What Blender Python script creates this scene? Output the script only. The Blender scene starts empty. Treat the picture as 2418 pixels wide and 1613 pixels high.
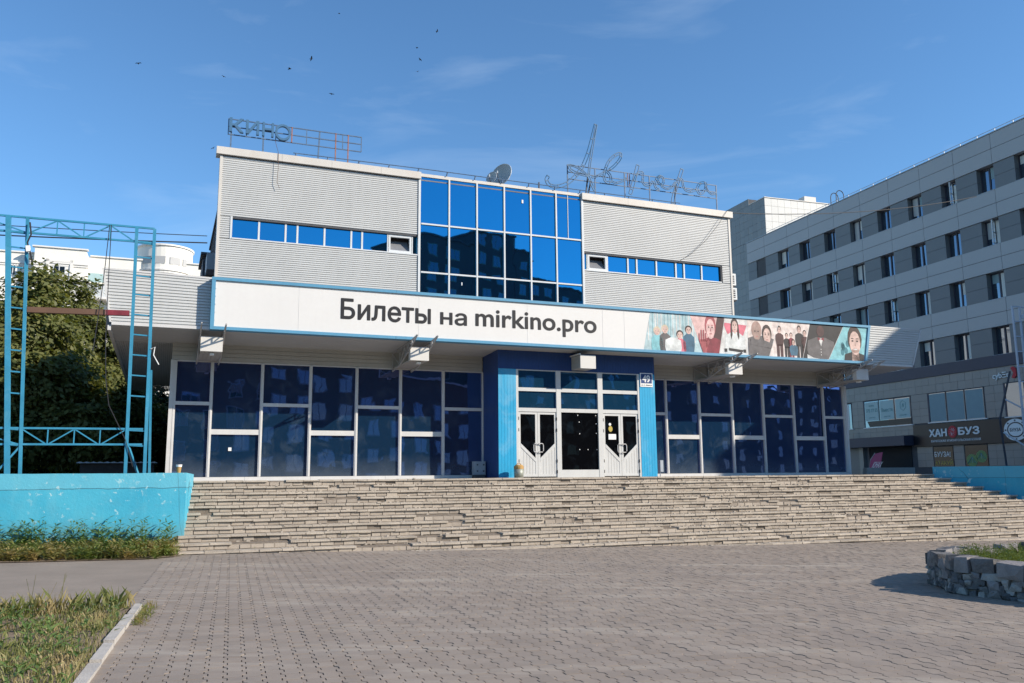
import bpy, math, random
import numpy as np
from math import sin, cos, pi, radians
from mathutils import Matrix, Vector

random.seed(7)
RNG = np.random.default_rng(7)
S = bpy.context.scene
COL = S.collection

# ------------------------------------------------------------------ camera, sky, sun, exposure
EYE = 1.65
PITCH, ROLL = 0.155918, -0.008456
cd = bpy.data.cameras.new('camera')
cd.sensor_width = 36.0
cd.lens = 2023.6 / 2418 * 36.0
cd.clip_start = 0.1
cd.clip_end = 3000
cam = bpy.data.objects.new('camera', cd)
COL.objects.link(cam)
_fw = Vector((0, cos(PITCH), sin(PITCH)))
_up = Vector((0, -sin(PITCH), cos(PITCH)))
_rt = Vector((1, 0, 0))
_r = _rt * cos(ROLL) + _up * sin(ROLL)
_u = _up * cos(ROLL) - _rt * sin(ROLL)
cam.matrix_world = Matrix(((_r.x, _u.x, -_fw.x, 0), (_r.y, _u.y, -_fw.y, 0), (_r.z, _u.z, -_fw.z, EYE), (0, 0, 0, 1)))
S.camera = cam

SUN = Vector((0.83888, -0.25206, 0.48243)).normalized()
SUN_EL = math.asin(SUN.z)
SUN_AZ = math.atan2(SUN.x, SUN.y)          # clockwise from +Y
W = bpy.data.worlds.new('World')
S.world = W
W.use_nodes = True
nt = W.node_tree
for n_ in list(nt.nodes):
    nt.nodes.remove(n_)
out = nt.nodes.new('ShaderNodeOutputWorld')
bg = nt.nodes.new('ShaderNodeBackground')
sky = nt.nodes.new('ShaderNodeTexSky')
sky.sky_type = 'NISHITA'
sky.sun_disc = False
sky.sun_elevation = SUN_EL
sky.sun_rotation = SUN_AZ
sky.altitude = 300
sky.air_density = 1.0
sky.dust_density = 0.0
sky.ozone_density = 4.0
bg.inputs['Strength'].default_value = 0.113
tc = nt.nodes.new('ShaderNodeTexCoord')
mp = nt.nodes.new('ShaderNodeMapping')
mp.inputs['Scale'].default_value = (1.6, 2.6, 8.0)
mp.inputs['Rotation'].default_value = (0.15, 0.22, 0.4)
nz = nt.nodes.new('ShaderNodeTexNoise')
nz.inputs['Scale'].default_value = 1.9
nz.inputs['Detail'].default_value = 7
nz.inputs['Roughness'].default_value = 0.55
nz.inputs['Distortion'].default_value = 0.6
rp = nt.nodes.new('ShaderNodeMapRange')
rp.inputs['From Min'].default_value = 0.53
rp.inputs['From Max'].default_value = 0.8
rp.inputs['To Max'].default_value = 0.15
mx = nt.nodes.new('ShaderNodeMix')
mx.data_type = 'RGBA'
mx.inputs[7].default_value = (6.2, 7.0, 7.6, 1)
L = nt.links.new
L(tc.outputs['Generated'], mp.inputs['Vector'])
L(mp.outputs['Vector'], nz.inputs['Vector'])
L(nz.outputs[0], rp.inputs['Value'])
L(rp.outputs[0], mx.inputs[0])
tn = nt.nodes.new('ShaderNodeMix')
tn.data_type = 'RGBA'
tn.blend_type = 'MULTIPLY'
tn.inputs[0].default_value = 1.0
tn.inputs[7].default_value = (0.78, 1.03, 1.13, 1)
L(sky.outputs[0], tn.inputs[6])
L(tn.outputs[2], mx.inputs[6])
L(mx.outputs[2], bg.inputs['Color'])
L(bg.outputs[0], out.inputs['Surface'])

sd = bpy.data.lights.new('sun', 'SUN')
sd.energy = 4.4
sd.angle = radians(0.5)
sd.color = (1.0, 0.90, 0.77)
so = bpy.data.objects.new('sun', sd)
so.rotation_euler = SUN.to_track_quat('Z', 'Y').to_euler()
so.location = (60, -20, 60)
COL.objects.link(so)

S.view_settings.view_transform = 'Standard'
S.view_settings.look = 'None'
S.view_settings.gamma = 1
S.view_settings.use_curve_mapping = False
S.view_settings.exposure = 0.6
S.render.engine = 'CYCLES'
S.cycles.max_bounces = 8
S.cycles.glossy_bounces = 4
S.cycles.transparent_max_bounces = 8

# ------------------------------------------------------------------ materials
def newmat(name):
    m = bpy.data.materials.new(name)
    m.use_nodes = True
    t = m.node_tree
    for x in list(t.nodes):
        t.nodes.remove(x)
    o = t.nodes.new('ShaderNodeOutputMaterial')
    return m, t, o

def mixc(t, fac, a, b, blend='MIX'):
    n = t.nodes.new('ShaderNodeMix')
    n.data_type = 'RGBA'
    n.blend_type = blend
    for i, v in ((0, fac), (6, a), (7, b)):
        if isinstance(v, (int, float)):
            n.inputs[i].default_value = v
        elif isinstance(v, tuple):
            n.inputs[i].default_value = (*v, 1) if len(v) == 3 else v
        else:
            t.links.new(v, n.inputs[i])
    return n.outputs[2]

def math_(t, op, a, b=None, c=None):
    n = t.nodes.new('ShaderNodeMath')
    n.operation = op
    for i, v in enumerate((a, b, c)):
        if v is None:
            continue
        if isinstance(v, (int, float)):
            n.inputs[i].default_value = v
        else:
            t.links.new(v, n.inputs[i])
    return n.outputs[0]

def noise(t, vec, scale, detail=4, rough=0.55, dist=0.0, sc3=None):
    if sc3 is not None:
        m = t.nodes.new('ShaderNodeMapping')
        m.inputs['Scale'].default_value = sc3
        t.links.new(vec, m.inputs['Vector'])
        vec = m.outputs[0]
    n = t.nodes.new('ShaderNodeTexNoise')
    n.inputs['Scale'].default_value = scale
    n.inputs['Detail'].default_value = detail
    n.inputs['Roughness'].default_value = rough
    n.inputs['Distortion'].default_value = dist
    t.links.new(vec, n.inputs['Vector'])
    return n.outputs[0]

def ramp(t, v, a, b, lo=0.0, hi=1.0):
    n = t.nodes.new('ShaderNodeMapRange')
    n.inputs['From Min'].default_value = a
    n.inputs['From Max'].default_value = b
    n.inputs['To Min'].default_value = lo
    n.inputs['To Max'].default_value = hi
    t.links.new(v, n.inputs['Value'])
    return n.outputs[0]

def geo(t):
    return t.nodes.new('ShaderNodeNewGeometry')

def bump(t, h, strength, dist=0.02):
    n = t.nodes.new('ShaderNodeBump')
    n.inputs['Strength'].default_value = strength
    n.inputs['Distance'].default_value = dist
    t.links.new(h, n.inputs['Height'])
    return n.outputs[0]

def M(name, col, rough=0.6, var=0.18, scale=2.5, bmp=0.0, bscale=40.0, metal=0.0, spec=0.4, stain=None, stain_amt=0.0,
      streak=0.0, island=0.0, isl2=None):
    """painted / mineral surface: base colour with cloudy variation, grain, stains, vertical streaks"""
    m, t, o = newmat(name)
    p = t.nodes.new('ShaderNodeBsdfPrincipled')
    g = geo(t)
    pos = g.outputs['Position']
    c = mixc(t, ramp(t, noise(t, pos, scale, 5), 0.3, 0.7), tuple(x * (1 - var) for x in col), tuple(min(1, x * (1 + var)) for x in col))
    c = mixc(t, ramp(t, noise(t, pos, scale * 14, 3), 0.35, 0.65, 0, 0.5), c, tuple(x * (1 - var * 1.2) for x in col))
    if stain:
        c = mixc(t, ramp(t, noise(t, pos, scale * 0.8, 6, 0.65, 1.0), 0.5, 0.72, 0, stain_amt), c, stain)
    if streak:
        c = mixc(t, ramp(t, noise(t, pos, 1.0, 4, 0.6, 0, (9, 9, 0.7)), 0.5, 0.8, 0, streak), c, tuple(x * 0.55 for x in col))
    if island:
        c = mixc(t, island, c, mixc(t, g.outputs['Random Per Island'], isl2[0], isl2[1]))
    t.links.new(c, p.inputs['Base Color'])
    p.inputs['Roughness'].default_value = rough
    p.inputs['Metallic'].default_value = metal
    p.inputs['Specular IOR Level'].default_value = spec
    if bmp:
        t.links.new(bump(t, noise(t, pos, bscale, 5, 0.6), bmp), p.inputs['Normal'])
    t.links.new(p.outputs[0], o.inputs[0])
    return m

def glassmat(name, tint, dif, refl, wave=0.012, dust=0.25, foot=None):
    """mirror-film window glass: tinted reflection over a dark film, slightly wavy, dusty towards patches"""
    m, t, o = newmat(name)
    g = geo(t)
    pos = g.outputs['Position']
    gl = t.nodes.new('ShaderNodeBsdfGlossy')
    gl.inputs['Color'].default_value = (*tint, 1)
    gl.inputs['Roughness'].default_value = 0.015
    d = t.nodes.new('ShaderNodeBsdfDiffuse')
    dc = mixc(t, ramp(t, noise(t, pos, 1.3, 6, 0.65, 1.2), 0.52, 0.8, 0, dust), dif, (0.16, 0.22, 0.28))
    if foot:
        # grime film along the pane bottoms, their sunlit gradient painted into its colour
        sx = t.nodes.new('ShaderNodeSeparateXYZ')
        t.links.new(pos, sx.inputs[0])
        hh = math_(t, 'ADD', sx.outputs[2], math_(t, 'MULTIPLY', noise(t, pos, 1.1, 4), -0.9))
        dc = mixc(t, ramp(t, hh, foot - 0.45, foot + 0.15, 0.75, 0), dc, (0.13, 0.17, 0.22))
        dc = mixc(t, ramp(t, noise(t, pos, 7, 5, 0.7, 2.0, (1, 1, 0.35)), 0.6, 0.75, 0, 0.25), dc, (0.2, 0.23, 0.27))
    t.links.new(dc, d.inputs['Color'])
    nb = t.nodes.new('ShaderNodeBump')
    nb.inputs['Strength'].default_value = wave * 10
    nb.inputs['Distance'].default_value = 0.05
    t.links.new(noise(t, pos, 0.75, 2, 0.4, 0.8), nb.inputs['Height'])
    t.links.new(nb.outputs[0], gl.inputs['Normal'])
    mx_ = t.nodes.new('ShaderNodeMixShader')
    mx_.inputs[0].default_value = refl
    t.links.new(d.outputs[0], mx_.inputs[1])
    t.links.new(gl.outputs[0], mx_.inputs[2])
    t.links.new(mx_.outputs[0], o.inputs[0])
    return m

def flat(name, col, rough=0.55, var=0.05):
    return M(name, col, rough, var, 3.0, spec=0.3)

MT = {}
MT['siding'] = M('siding_paint', (0.56, 0.565, 0.55), 0.42, 0.05, 0.8, streak=0.12, spec=0.45)
MT['joint_sand'] = M('joint_sand', (0.075, 0.062, 0.05), 0.95, 0.3, 6.0)
MT['siding_groove'] = M('siding_groove', (0.3, 0.3, 0.29), 0.6, 0.05)
MT['fascia'] = M('fascia_metal', (0.60, 0.565, 0.51), 0.45, 0.06, 1.0, stain=(0.5, 0.33, 0.2), stain_amt=0.25)
MT['soffit'] = M('soffit_panel', (0.44, 0.44, 0.43), 0.55, 0.06, 1.0)
MT['plank'] = M('plank_grey', (0.40, 0.385, 0.35), 0.5, 0.07, 1.2, streak=0.15)
MT['alu'] = M('aluminium_frame', (0.60, 0.59, 0.57), 0.4, 0.07, 2.0, spec=0.5, streak=0.08)
MT['white_frame'] = M('white_frame', (0.62, 0.64, 0.64), 0.4, 0.04, 2.0)
MT['glass_up'] = glassmat('upper_mirror_glass', (0.04, 0.32, 0.53), (0.010, 0.015, 0.055), 0.88, 0.004, 0.05)
MT['glass_dn'] = glassmat('ground_mirror_glass', (0.20, 0.22, 0.50), (0.010, 0.045, 0.100), 0.55, 0.006, 0.5, 1.75)
MT['glass_teal'] = glassmat('portal_glass', (0.08, 0.22, 0.45), (0.012, 0.06, 0.12), 0.55, 0.01, 0.2)
MT['glass_black'] = glassmat('door_glass', (0.05, 0.055, 0.06), (0.006, 0.006, 0.007), 0.6, 0.008, 0.12)
MT['glass_office'] = glassmat('office_glass', (0.45, 0.52, 0.62), (0.02, 0.028, 0.038), 0.42, 0.006, 0.1)
MT['dark_in'] = flat('dark_interior', (0.02, 0.02, 0.022), 0.8)
MT['grey_pane'] = glassmat('tilted_pane', (0.35, 0.37, 0.42), (0.26, 0.265, 0.28), 0.3, 0.004, 0.2)
MT['blue_frame'] = M('blue_sign_frame', (0.10, 0.29, 0.44), 0.42, 0.07, 2.0, streak=0.15)
MT['sign_white'] = M('sign_banner_white', (0.66, 0.65, 0.625), 0.5, 0.03, 0.6, 0.12, 1.6, streak=0.05)
MT['black'] = flat('black_print', (0.022, 0.022, 0.024), 0.5)
MT['navy'] = M('navy_plate_and_shade', (0.018, 0.052, 0.18), 0.45, 0.1, 1.5, streak=0.2)  # number field colour; on the portal it paints in shade
MT['cyan'] = M('cyan_cladding', (0.02, 0.33, 0.57), 0.42, 0.08, 1.2, stain=(0.35, 0.55, 0.66), stain_amt=0.3, streak=0.12)
MT['door_white'] = M('door_paint', (0.56, 0.56, 0.54), 0.42, 0.06, 2.0, streak=0.2)
MT['metal_grey'] = M('grey_box_metal', (0.36, 0.40, 0.44), 0.5, 0.1, 4.0)
MT['lattice'] = M('bracket_steel', (0.42, 0.41, 0.40), 0.5, 0.15, 6.0, stain=(0.25, 0.12, 0.07), stain_amt=0.35)
MT['box_white'] = M('bracket_box_white', (0.62, 0.60, 0.56), 0.45, 0.04)
MT['roof_blue'] = M('letter_blue_paint', (0.055, 0.15, 0.27), 0.5, 0.15, 5.0)
MT['roof_steel'] = M('roof_frame_steel', (0.10, 0.16, 0.25), 0.5, 0.3, 8.0)
MT['rust'] = M('rusty_steel', (0.30, 0.14, 0.10), 0.7, 0.3, 8.0)
MT['dish'] = M('dish_grey', (0.42, 0.43, 0.42), 0.5, 0.06)
MT['dark_brick'] = M('dark_brick', (0.055, 0.045, 0.045), 0.85, 0.3, 5.0, 0.4, 30)
MT['frame_blue'] = M('lattice_blue_paint', (0.035, 0.24, 0.38), 0.5, 0.15, 3.0, stain=(0.12, 0.34, 0.46), stain_amt=0.4)
MT['frame_grey'] = M('lattice_pale_paint', (0.45, 0.52, 0.60), 0.5, 0.12, 3.0)
MT['frame_dark'] = M('lattice_dark_steel', (0.05, 0.06, 0.08), 0.6, 0.2, 3.0)
MT['brown_beam'] = M('brown_beam_paint', (0.13, 0.072, 0.045), 0.6, 0.15, 3.0)
MT['concrete'] = M('concrete', (0.36, 0.34, 0.31), 0.85, 0.2, 2.0, 0.5, 30, stain=(0.2, 0.18, 0.15), stain_amt=0.4)
MT['kerb'] = M('kerb_concrete', (0.46, 0.43, 0.39), 0.85, 0.15, 4.0, 0.5, 60)
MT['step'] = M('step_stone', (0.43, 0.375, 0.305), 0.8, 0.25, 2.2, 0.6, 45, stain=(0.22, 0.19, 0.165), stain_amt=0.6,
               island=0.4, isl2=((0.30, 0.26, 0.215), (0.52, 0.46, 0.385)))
MT['step_riser'] = M('shaded_riser_stone', (0.35, 0.30, 0.243), 0.85, 0.2, 2.2, 0.5, 45, stain=(0.24, 0.20, 0.165), stain_amt=0.6, streak=0.35,  # step stone darkened, shade on the risers painted into it
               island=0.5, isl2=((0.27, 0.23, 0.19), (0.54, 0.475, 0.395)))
MT['step_base'] = M('step_mortar', (0.22, 0.185, 0.15), 0.9, 0.3, 6.0, 0.8, 25)
MT['asphalt'] = M('asphalt_path', (0.262, 0.218, 0.178), 0.9, 0.12, 1.2, 0.4, 120)
MT['soil'] = M('dry_soil', (0.22, 0.165, 0.115), 0.95, 0.3, 3.0, 0.8, 30)
MT['office_light'] = M('office_panel_light', (0.385, 0.37, 0.365), 0.4, 0.03, 0.5, spec=0.4)
MT['office_dark'] = M('office_panel_dark', (0.165, 0.165, 0.168), 0.45, 0.04, 0.5)
MT['office_band'] = M('office_band_navy', (0.046, 0.045, 0.07), 0.5, 0.08, 0.6)
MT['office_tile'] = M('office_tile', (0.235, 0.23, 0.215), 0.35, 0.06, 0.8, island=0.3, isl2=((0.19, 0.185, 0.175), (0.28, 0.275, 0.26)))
MT['office_tile_sunlit'] = M('office_tile_sunlit', (0.62, 0.60, 0.55), 0.35, 0.05, 0.8, island=0.3, isl2=((0.56, 0.54, 0.5), (0.68, 0.65, 0.6)))  # paler copy of the office tile, sunlight painted into its colour
MT['joint'] = M('joint_dark', (0.09, 0.09, 0.095), 0.9, 0.1)
MT['stucco'] = M('white_stucco', (0.78, 0.755, 0.69), 0.85, 0.04, 0.6, stain=(0.6, 0.55, 0.48), stain_amt=0.15)
MT['stucco_trim'] = M('stucco_trim', (0.74, 0.72, 0.68), 0.8, 0.04)
MT['green_glass'] = flat('balcony_glass', (0.45, 0.60, 0.58), 0.3)
MT['brick'] = M('red_brick', (0.16, 0.075, 0.06), 0.9, 0.2, 3.0)
MT['tower_far'] = M('far_tower_wall', (0.10, 0.09, 0.095), 0.85, 0.15, 0.5)
MT['sign_black'] = M('fascia_black', (0.012, 0.012, 0.015), 0.4, 0.1)
MT['white_print'] = flat('white_letters', (0.78, 0.78, 0.76))
MT['red_print'] = flat('red_print', (0.50, 0.03, 0.04))
MT['yellow_print'] = flat('yellow_print', (0.45, 0.35, 0.08))
MT['green_print'] = flat('green_print', (0.18, 0.28, 0.10))
MT['teal_print'] = flat('teal_print', (0.08, 0.24, 0.24))
MT['blind'] = flat('pale_window_blind', (0.42, 0.55, 0.52))
MT['blind_plain'] = flat('grey_green_blind', (0.22, 0.31, 0.33))
MT['curtain'] = flat('white_curtain', (0.62, 0.62, 0.58))
MT['pink'] = flat('pink_flag', (0.36, 0.05, 0.14))
MT['bark'] = M('bark', (0.09, 0.065, 0.05), 0.95, 0.3, 6.0, 0.8, 30)
MT['rock_dark'] = M('basalt_stone', (0.12, 0.118, 0.12), 0.85, 0.3, 5.0, 0.9, 22, stain=(0.32, 0.31, 0.29), stain_amt=0.6,
                    island=0.0)
MT['rock_pale'] = M('pale_stone', (0.34, 0.33, 0.31), 0.85, 0.25, 5.0, 0.8, 20)
MT['rock_cap'] = M('cap_stone', (0.24, 0.225, 0.22), 0.85, 0.25, 4.0, 0.8, 20, stain=(0.12, 0.11, 0.11), stain_amt=0.6)
MT['cable'] = flat('cable_black', (0.03, 0.03, 0.035), 0.6)
MT['bird'] = flat('bird_dark', (0.03, 0.03, 0.035), 0.8)
MT['bin_yellow'] = M('bin_yellow', (0.42, 0.25, 0.08), 0.6, 0.2, 8)
MT['bin_grey'] = M('bin_galvanised', (0.33, 0.35, 0.30), 0.5, 0.2, 8, metal=0.3)
MT['roof_felt'] = M('roof_felt', (0.2, 0.2, 0.21), 0.9, 0.2)

def wall_paint():
    m, t, o = newmat('retaining_wall_paint')
    p = t.nodes.new('ShaderNodeBsdfPrincipled')
    pos = geo(t).outputs['Position']
    sx = t.nodes.new('ShaderNodeSeparateXYZ')
    t.links.new(pos, sx.inputs[0])
    z = sx.outputs[2]
    base = mixc(t, ramp(t, noise(t, pos, 1.1, 5), 0.3, 0.7), (0.03, 0.32, 0.47), (0.06, 0.39, 0.53))
    # newer, paler render band on the top courses
    edge = math_(t, 'ADD', z, math_(t, 'MULTIPLY', math_(t, 'SUBTRACT', noise(t, pos, 1.4, 4), 0.5), 0.09))
    base = mixc(t, ramp(t, edge, 1.44, 1.46, 0, 0.55), base, (0.13, 0.43, 0.54))
    crack = math_(t, 'ABSOLUTE', math_(t, 'SUBTRACT', edge, 1.45))
    base = mixc(t, ramp(t, crack, 0.003, 0.011, 0.9, 0), base, (0.02, 0.06, 0.08))
    # vertical cracks
    cr2 = math_(t, 'ABSOLUTE', math_(t, 'SUBTRACT', noise(t, pos, 0.55, 3, 0.5, 0.3, (1.2, 1.2, 0.35)), 0.5))
    base = mixc(t, ramp(t, cr2, 0.0008, 0.0035, 0.75, 0), base, (0.03, 0.10, 0.13))
    # flaked spots showing pale render
    fl = noise(t, pos, 5.5, 6, 0.6, 0.4)
    msk = ramp(t, noise(t, pos, 0.9, 2), 0.45, 0.62)
    base = mixc(t, math_(t, 'MULTIPLY', ramp(t, fl, 0.60, 0.63), msk), base, (0.42, 0.60, 0.62))
    base = mixc(t, ramp(t, noise(t, pos, 1.0, 5, 0.6, 0, (4, 4, 0.6)), 0.5, 0.8, 0, 0.35), base, (0.16, 0.46, 0.55))
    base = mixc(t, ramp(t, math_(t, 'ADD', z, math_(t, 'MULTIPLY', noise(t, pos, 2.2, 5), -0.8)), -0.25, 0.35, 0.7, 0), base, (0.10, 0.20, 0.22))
    base = mixc(t, ramp(t, noise(t, pos, 3.0, 6, 0.7), 0.5, 0.75, 0, 0.3), base, (0.10, 0.30, 0.38))
    t.links.new(base, p.inputs['Base Color'])
    p.inputs['Roughness'].default_value = 0.8
    t.links.new(bump(t, noise(t, pos, 18, 6, 0.65), 0.35, 0.02), p.inputs['Normal'])
    t.links.new(p.outputs[0], o.inputs[0])
    return m
MT['wall_blue'] = wall_paint()

PAVA = radians(18.0)
PW, PL = 0.158, 0.215
def paver_mat():
    m, t, o = newmat('concrete_paver')
    p = t.nodes.new('ShaderNodeBsdfPrincipled')
    pos = geo(t).outputs['Position']
    mp_ = t.nodes.new('ShaderNodeMapping')
    mp_.vector_type = 'POINT'
    mp_.inputs['Rotation'].default_value = (0, 0, -PAVA)
    t.links.new(pos, mp_.inputs['Vector'])
    sn = t.nodes.new('ShaderNodeVectorMath')
    sn.operation = 'SNAP'
    sn.inputs[1].default_value = (PW, PL, 5.0)
    t.links.new(mp_.outputs[0], sn.inputs[0])
    wn = t.nodes.new('ShaderNodeTexWhiteNoise')
    t.links.new(sn.outputs[0], wn.inputs['Vector'])
    c = mixc(t, wn.outputs[0], (0.232, 0.186, 0.146), (0.298, 0.242, 0.194))
    c = mixc(t, ramp(t, noise(t, pos, 0.45, 5, 0.6, 0.6), 0.35, 0.7, 0, 0.6), c, (0.315, 0.262, 0.213))
    c = mixc(t, ramp(t, noise(t, pos, 0.9, 5, 0.6, 1.0, (0.28, 1.7, 1)), 0.52, 0.72, 0, 0.75), c, (0.42, 0.365, 0.30))  # pale streaks painting in sunlight thrown back by the cinema glass
    c = mixc(t, ramp(t, noise(t, pos, 0.33, 3, 0.5, 0.4), 0.52, 0.68, 0, 0.35), c, (0.20, 0.165, 0.14))
    c = mixc(t, ramp(t, noise(t, pos, 2.6, 5, 0.65), 0.5, 0.75, 0, 0.35), c, (0.18, 0.165, 0.155))
    c = mixc(t, ramp(t, noise(t, pos, 160, 3, 0.7), 0.4, 0.62, 0, 0.28), c, (0.15, 0.135, 0.125))
    t.links.new(c, p.inputs['Base Color'])
    p.inputs['Roughness'].default_value = 0.82
    t.links.new(bump(t, noise(t, pos, 190, 4, 0.7), 0.35, 0.006), p.inputs['Normal'])
    t.links.new(p.outputs[0], o.inputs[0])
    return m
MT['paver'] = paver_mat()

def leafmat(name, a, b, dry=None, trans=0.3):
    m, t, o = newmat(name)
    g = geo(t)
    r = g.outputs['Random Per Island']
    c = mixc(t, r, a, b)
    c = mixc(t, ramp(t, noise(t, g.outputs['Position'], 0.8, 3), 0.4, 0.65, 0, 0.5), c, tuple(x * 0.7 for x in a))
    if dry:
        c = mixc(t, ramp(t, noise(t, g.outputs['Position'], 2.2, 4), 0.45, 0.62, 0, dry[3]), c, dry[:3])
    d = t.nodes.new('ShaderNodeBsdfPrincipled')
    d.inputs['Roughness'].default_value = 0.5
    d.inputs['Specular IOR Level'].default_value = 0.3
    tr = t.nodes.new('ShaderNodeBsdfTranslucent')
    t.links.new(c, d.inputs['Base Color'])
    t.links.new(mixc(t, 1.0, c, (1.3, 1.25, 0.5), 'MULTIPLY'), tr.inputs['Color'])
    mx_ = t.nodes.new('ShaderNodeMixShader')
    mx_.inputs[0].default_value = trans
    t.links.new(d.outputs[0], mx_.inputs[1])
    t.links.new(tr.outputs[0], mx_.inputs[2])
    t.links.new(mx_.outputs[0], o.inputs[0])
    return m
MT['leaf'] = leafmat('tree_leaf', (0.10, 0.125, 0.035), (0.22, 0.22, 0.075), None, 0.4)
MT['leaf2'] = leafmat('shaded_leaf', (0.03, 0.05, 0.018), (0.06, 0.08, 0.028))  # darker copy of the tree leaf with shade put into its colour
MT['weed'] = leafmat('weed_leaf', (0.12, 0.18, 0.04), (0.24, 0.28, 0.08), (0.38, 0.27, 0.12, 0.8))
MT['weed_tall'] = leafmat('tall_weed_leaf', (0.10, 0.18, 0.055), (0.19, 0.27, 0.08))
MT['grass'] = leafmat('grass_blade', (0.14, 0.17, 0.05), (0.26, 0.26, 0.10), (0.38, 0.30, 0.16, 0.95))
MT['planter_green'] = leafmat('planter_leaf', (0.09, 0.14, 0.03), (0.20, 0.24, 0.05))

# ------------------------------------------------------------------ frames and builders
FA = 0.385645                 # azimuth of the cinema front
FO = (0.0, 28.6, 0.0)
BA = -1.251012                # azimuth of the office front
BO = (25.62627, 58.0, 0.0)
FRAMES = {'F': (FO, FA), 'B': (BO, BA), 'W': ((0, 0, 0), 0.0)}
# local coordinates are (along, out, up); 'out' is towards the viewer = local -y
ORG = {}

def fworld(fr, u, n, z):
    o, a = FRAMES[fr]
    x, y = u, -n
    return (o[0] + x * cos(a) - y * sin(a), o[1] + x * sin(a) + y * cos(a), z)

def thing(name, label, cat, fr='F', org=(0, 0, 0), group=None):
    o = bpy.data.objects.new(name, None)
    COL.objects.link(o)
    o.empty_display_size = 0.2
    o.location = fworld(fr, *org)
    o.rotation_euler = (0, 0, FRAMES[fr][1])
    o['label'] = label
    o['category'] = cat
    if group:
        o['group'] = group
    ORG[o.name] = org
    return o

class MB:
    def __init__(s):
        s.v, s.f = [], []
    def add(s, vs, fs):
        b = len(s.v)
        s.v += [tuple(p) for p in vs]
        s.f += [tuple(i + b for i in f) for f in fs]
        return s
    def box(s, u0, u1, n0, n1, z0, z1):
        v = [(u, n, z) for z in (z0, z1) for n in (n0, n1) for u in (u0, u1)]
        # local y = -n flips handedness, faces ordered for outward normals after the flip
        return s.add(v, [(0, 1, 3, 2), (4, 6, 7, 5), (0, 4, 5, 1), (2, 3, 7, 6), (0, 2, 6, 4), (1, 5, 7, 3)])
    def quad(s, a, b, c, d):
        return s.add((a, b, c, d), [(0, 1, 2, 3)])
    def prism(s, poly, axis, t0, t1):
        """extrude a polygon; axis 'n': poly (u,z); 'z': poly (u,n); 'u': poly (n,z)"""
        def mk(p, t):
            return {'n': (p[0], t, p[1]), 'z': (p[0], p[1], t), 'u': (t, p[0], p[1])}[axis]
        k = len(poly)
        vs = [mk(p, t0) for p in poly] + [mk(p, t1) for p in poly]
        fs = [tuple(range(k)), tuple(range(2 * k - 1, k - 1, -1))]
        fs += [(i, i + k, (i + 1) % k + k, (i + 1) % k) for i in range(k)]
        return s.add(vs, fs)
    def tube(s, pts, r, seg=6, closed=False):
        pts = [Vector(p) for p in pts]
        k = len(pts)
        rings = []
        for i, p in enumerate(pts):
            a = pts[i - 1] if (i > 0 or closed) else p
            b = pts[(i + 1) % k] if (i < k - 1 or closed) else p
            d = (b - a)
            d = d.normalized() if d.length > 1e-9 else Vector((1, 0, 0))
            h = Vector((0, 0, 1)) if abs(d.z) < 0.9 else Vector((1, 0, 0))
            x = d.cross(h).normalized()
            y = d.cross(x).normalized()
            rr = r[i] if isinstance(r, (list, tuple)) else r
            rings.append([p + (x * cos(2 * pi * j / seg) + y * sin(2 * pi * j / seg)) * rr for j in range(seg)])
        b0 = len(s.v)
        for rg in rings:
            s.v += [tuple(q) for q in rg]
        m = k if closed else k - 1
        for i in range(m):
            for j in range(seg):
                i2 = (i + 1) % k
                s.f.append((b0 + i * seg + j, b0 + i * seg + (j + 1) % seg, b0 + i2 * seg + (j + 1) % seg, b0 + i2 * seg + j))
        if not closed:
            s.f.append(tuple(b0 + j for j in range(seg))[::-1])
            s.f.append(tuple(b0 + (k - 1) * seg + j for j in range(seg)))
        return s
    def bar(s, p, q, w, h=None):
        """square bar between two points"""
        h = h or w
        p, q = Vector(p), Vector(q)
        d = (q - p).normalized()
        up = Vector((0, 0, 1)) if abs(d.z) < 0.95 else Vector((0, 1, 0))
        x = d.cross(up).normalized() * w / 2
        y = x.cross(d).normalized() * h / 2
        vs = [p - x - y, p + x - y, p + x + y, p - x + y, q - x - y, q + x - y, q + x + y, q - x + y]
        return s.add(vs, [(3, 2, 1, 0), (4, 5, 6, 7), (0, 1, 5, 4), (1, 2, 6, 5), (2, 3, 7, 6), (3, 0, 4, 7)])
    def cyl(s, c, r, z0, z1, seg=16, r1=None):
        r1 = r if r1 is None else r1
        vs = [(c[0] + r * cos(2 * pi * i / seg), c[1] + r * sin(2 * pi * i / seg), z0) for i in range(seg)]
        vs += [(c[0] + r1 * cos(2 * pi * i / seg), c[1] + r1 * sin(2 * pi * i / seg), z1) for i in range(seg)]
        fs = [tuple(range(seg)), tuple(range(2 * seg - 1, seg - 1, -1))]
        fs += [(i, i + seg, (i + 1) % seg + seg, (i + 1) % seg) for i in range(seg)]
        return s.add(vs, fs)
    def ribs(s, u0, u1, z0, z1, n=0.0, pitch=0.067, depth=0.034, line=0.34, nb=-0.06):
        """horizontally ribbed sheet between z0 and z1"""
        prof = []
        z = z0
        while z < z1 - 1e-4:
            e = min(z + pitch, z1)
            g = pitch * line
            prof += [(n - depth, z), (n - depth, min(z + g * 0.55, z1)), (n, min(z + g, z1)), (n, e)]
            z = e
        k = len(prof)
        vs = [(u0, a, b) for a, b in prof] + [(u1, a, b) for a, b in prof]
        fs = [(i, i + k, i + 1 + k, i + 1) for i in range(k - 1)]
        s.add(vs, fs)
        s.box(u0, u1, nb, n - depth - 0.004, z0, z1)
        return s

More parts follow.
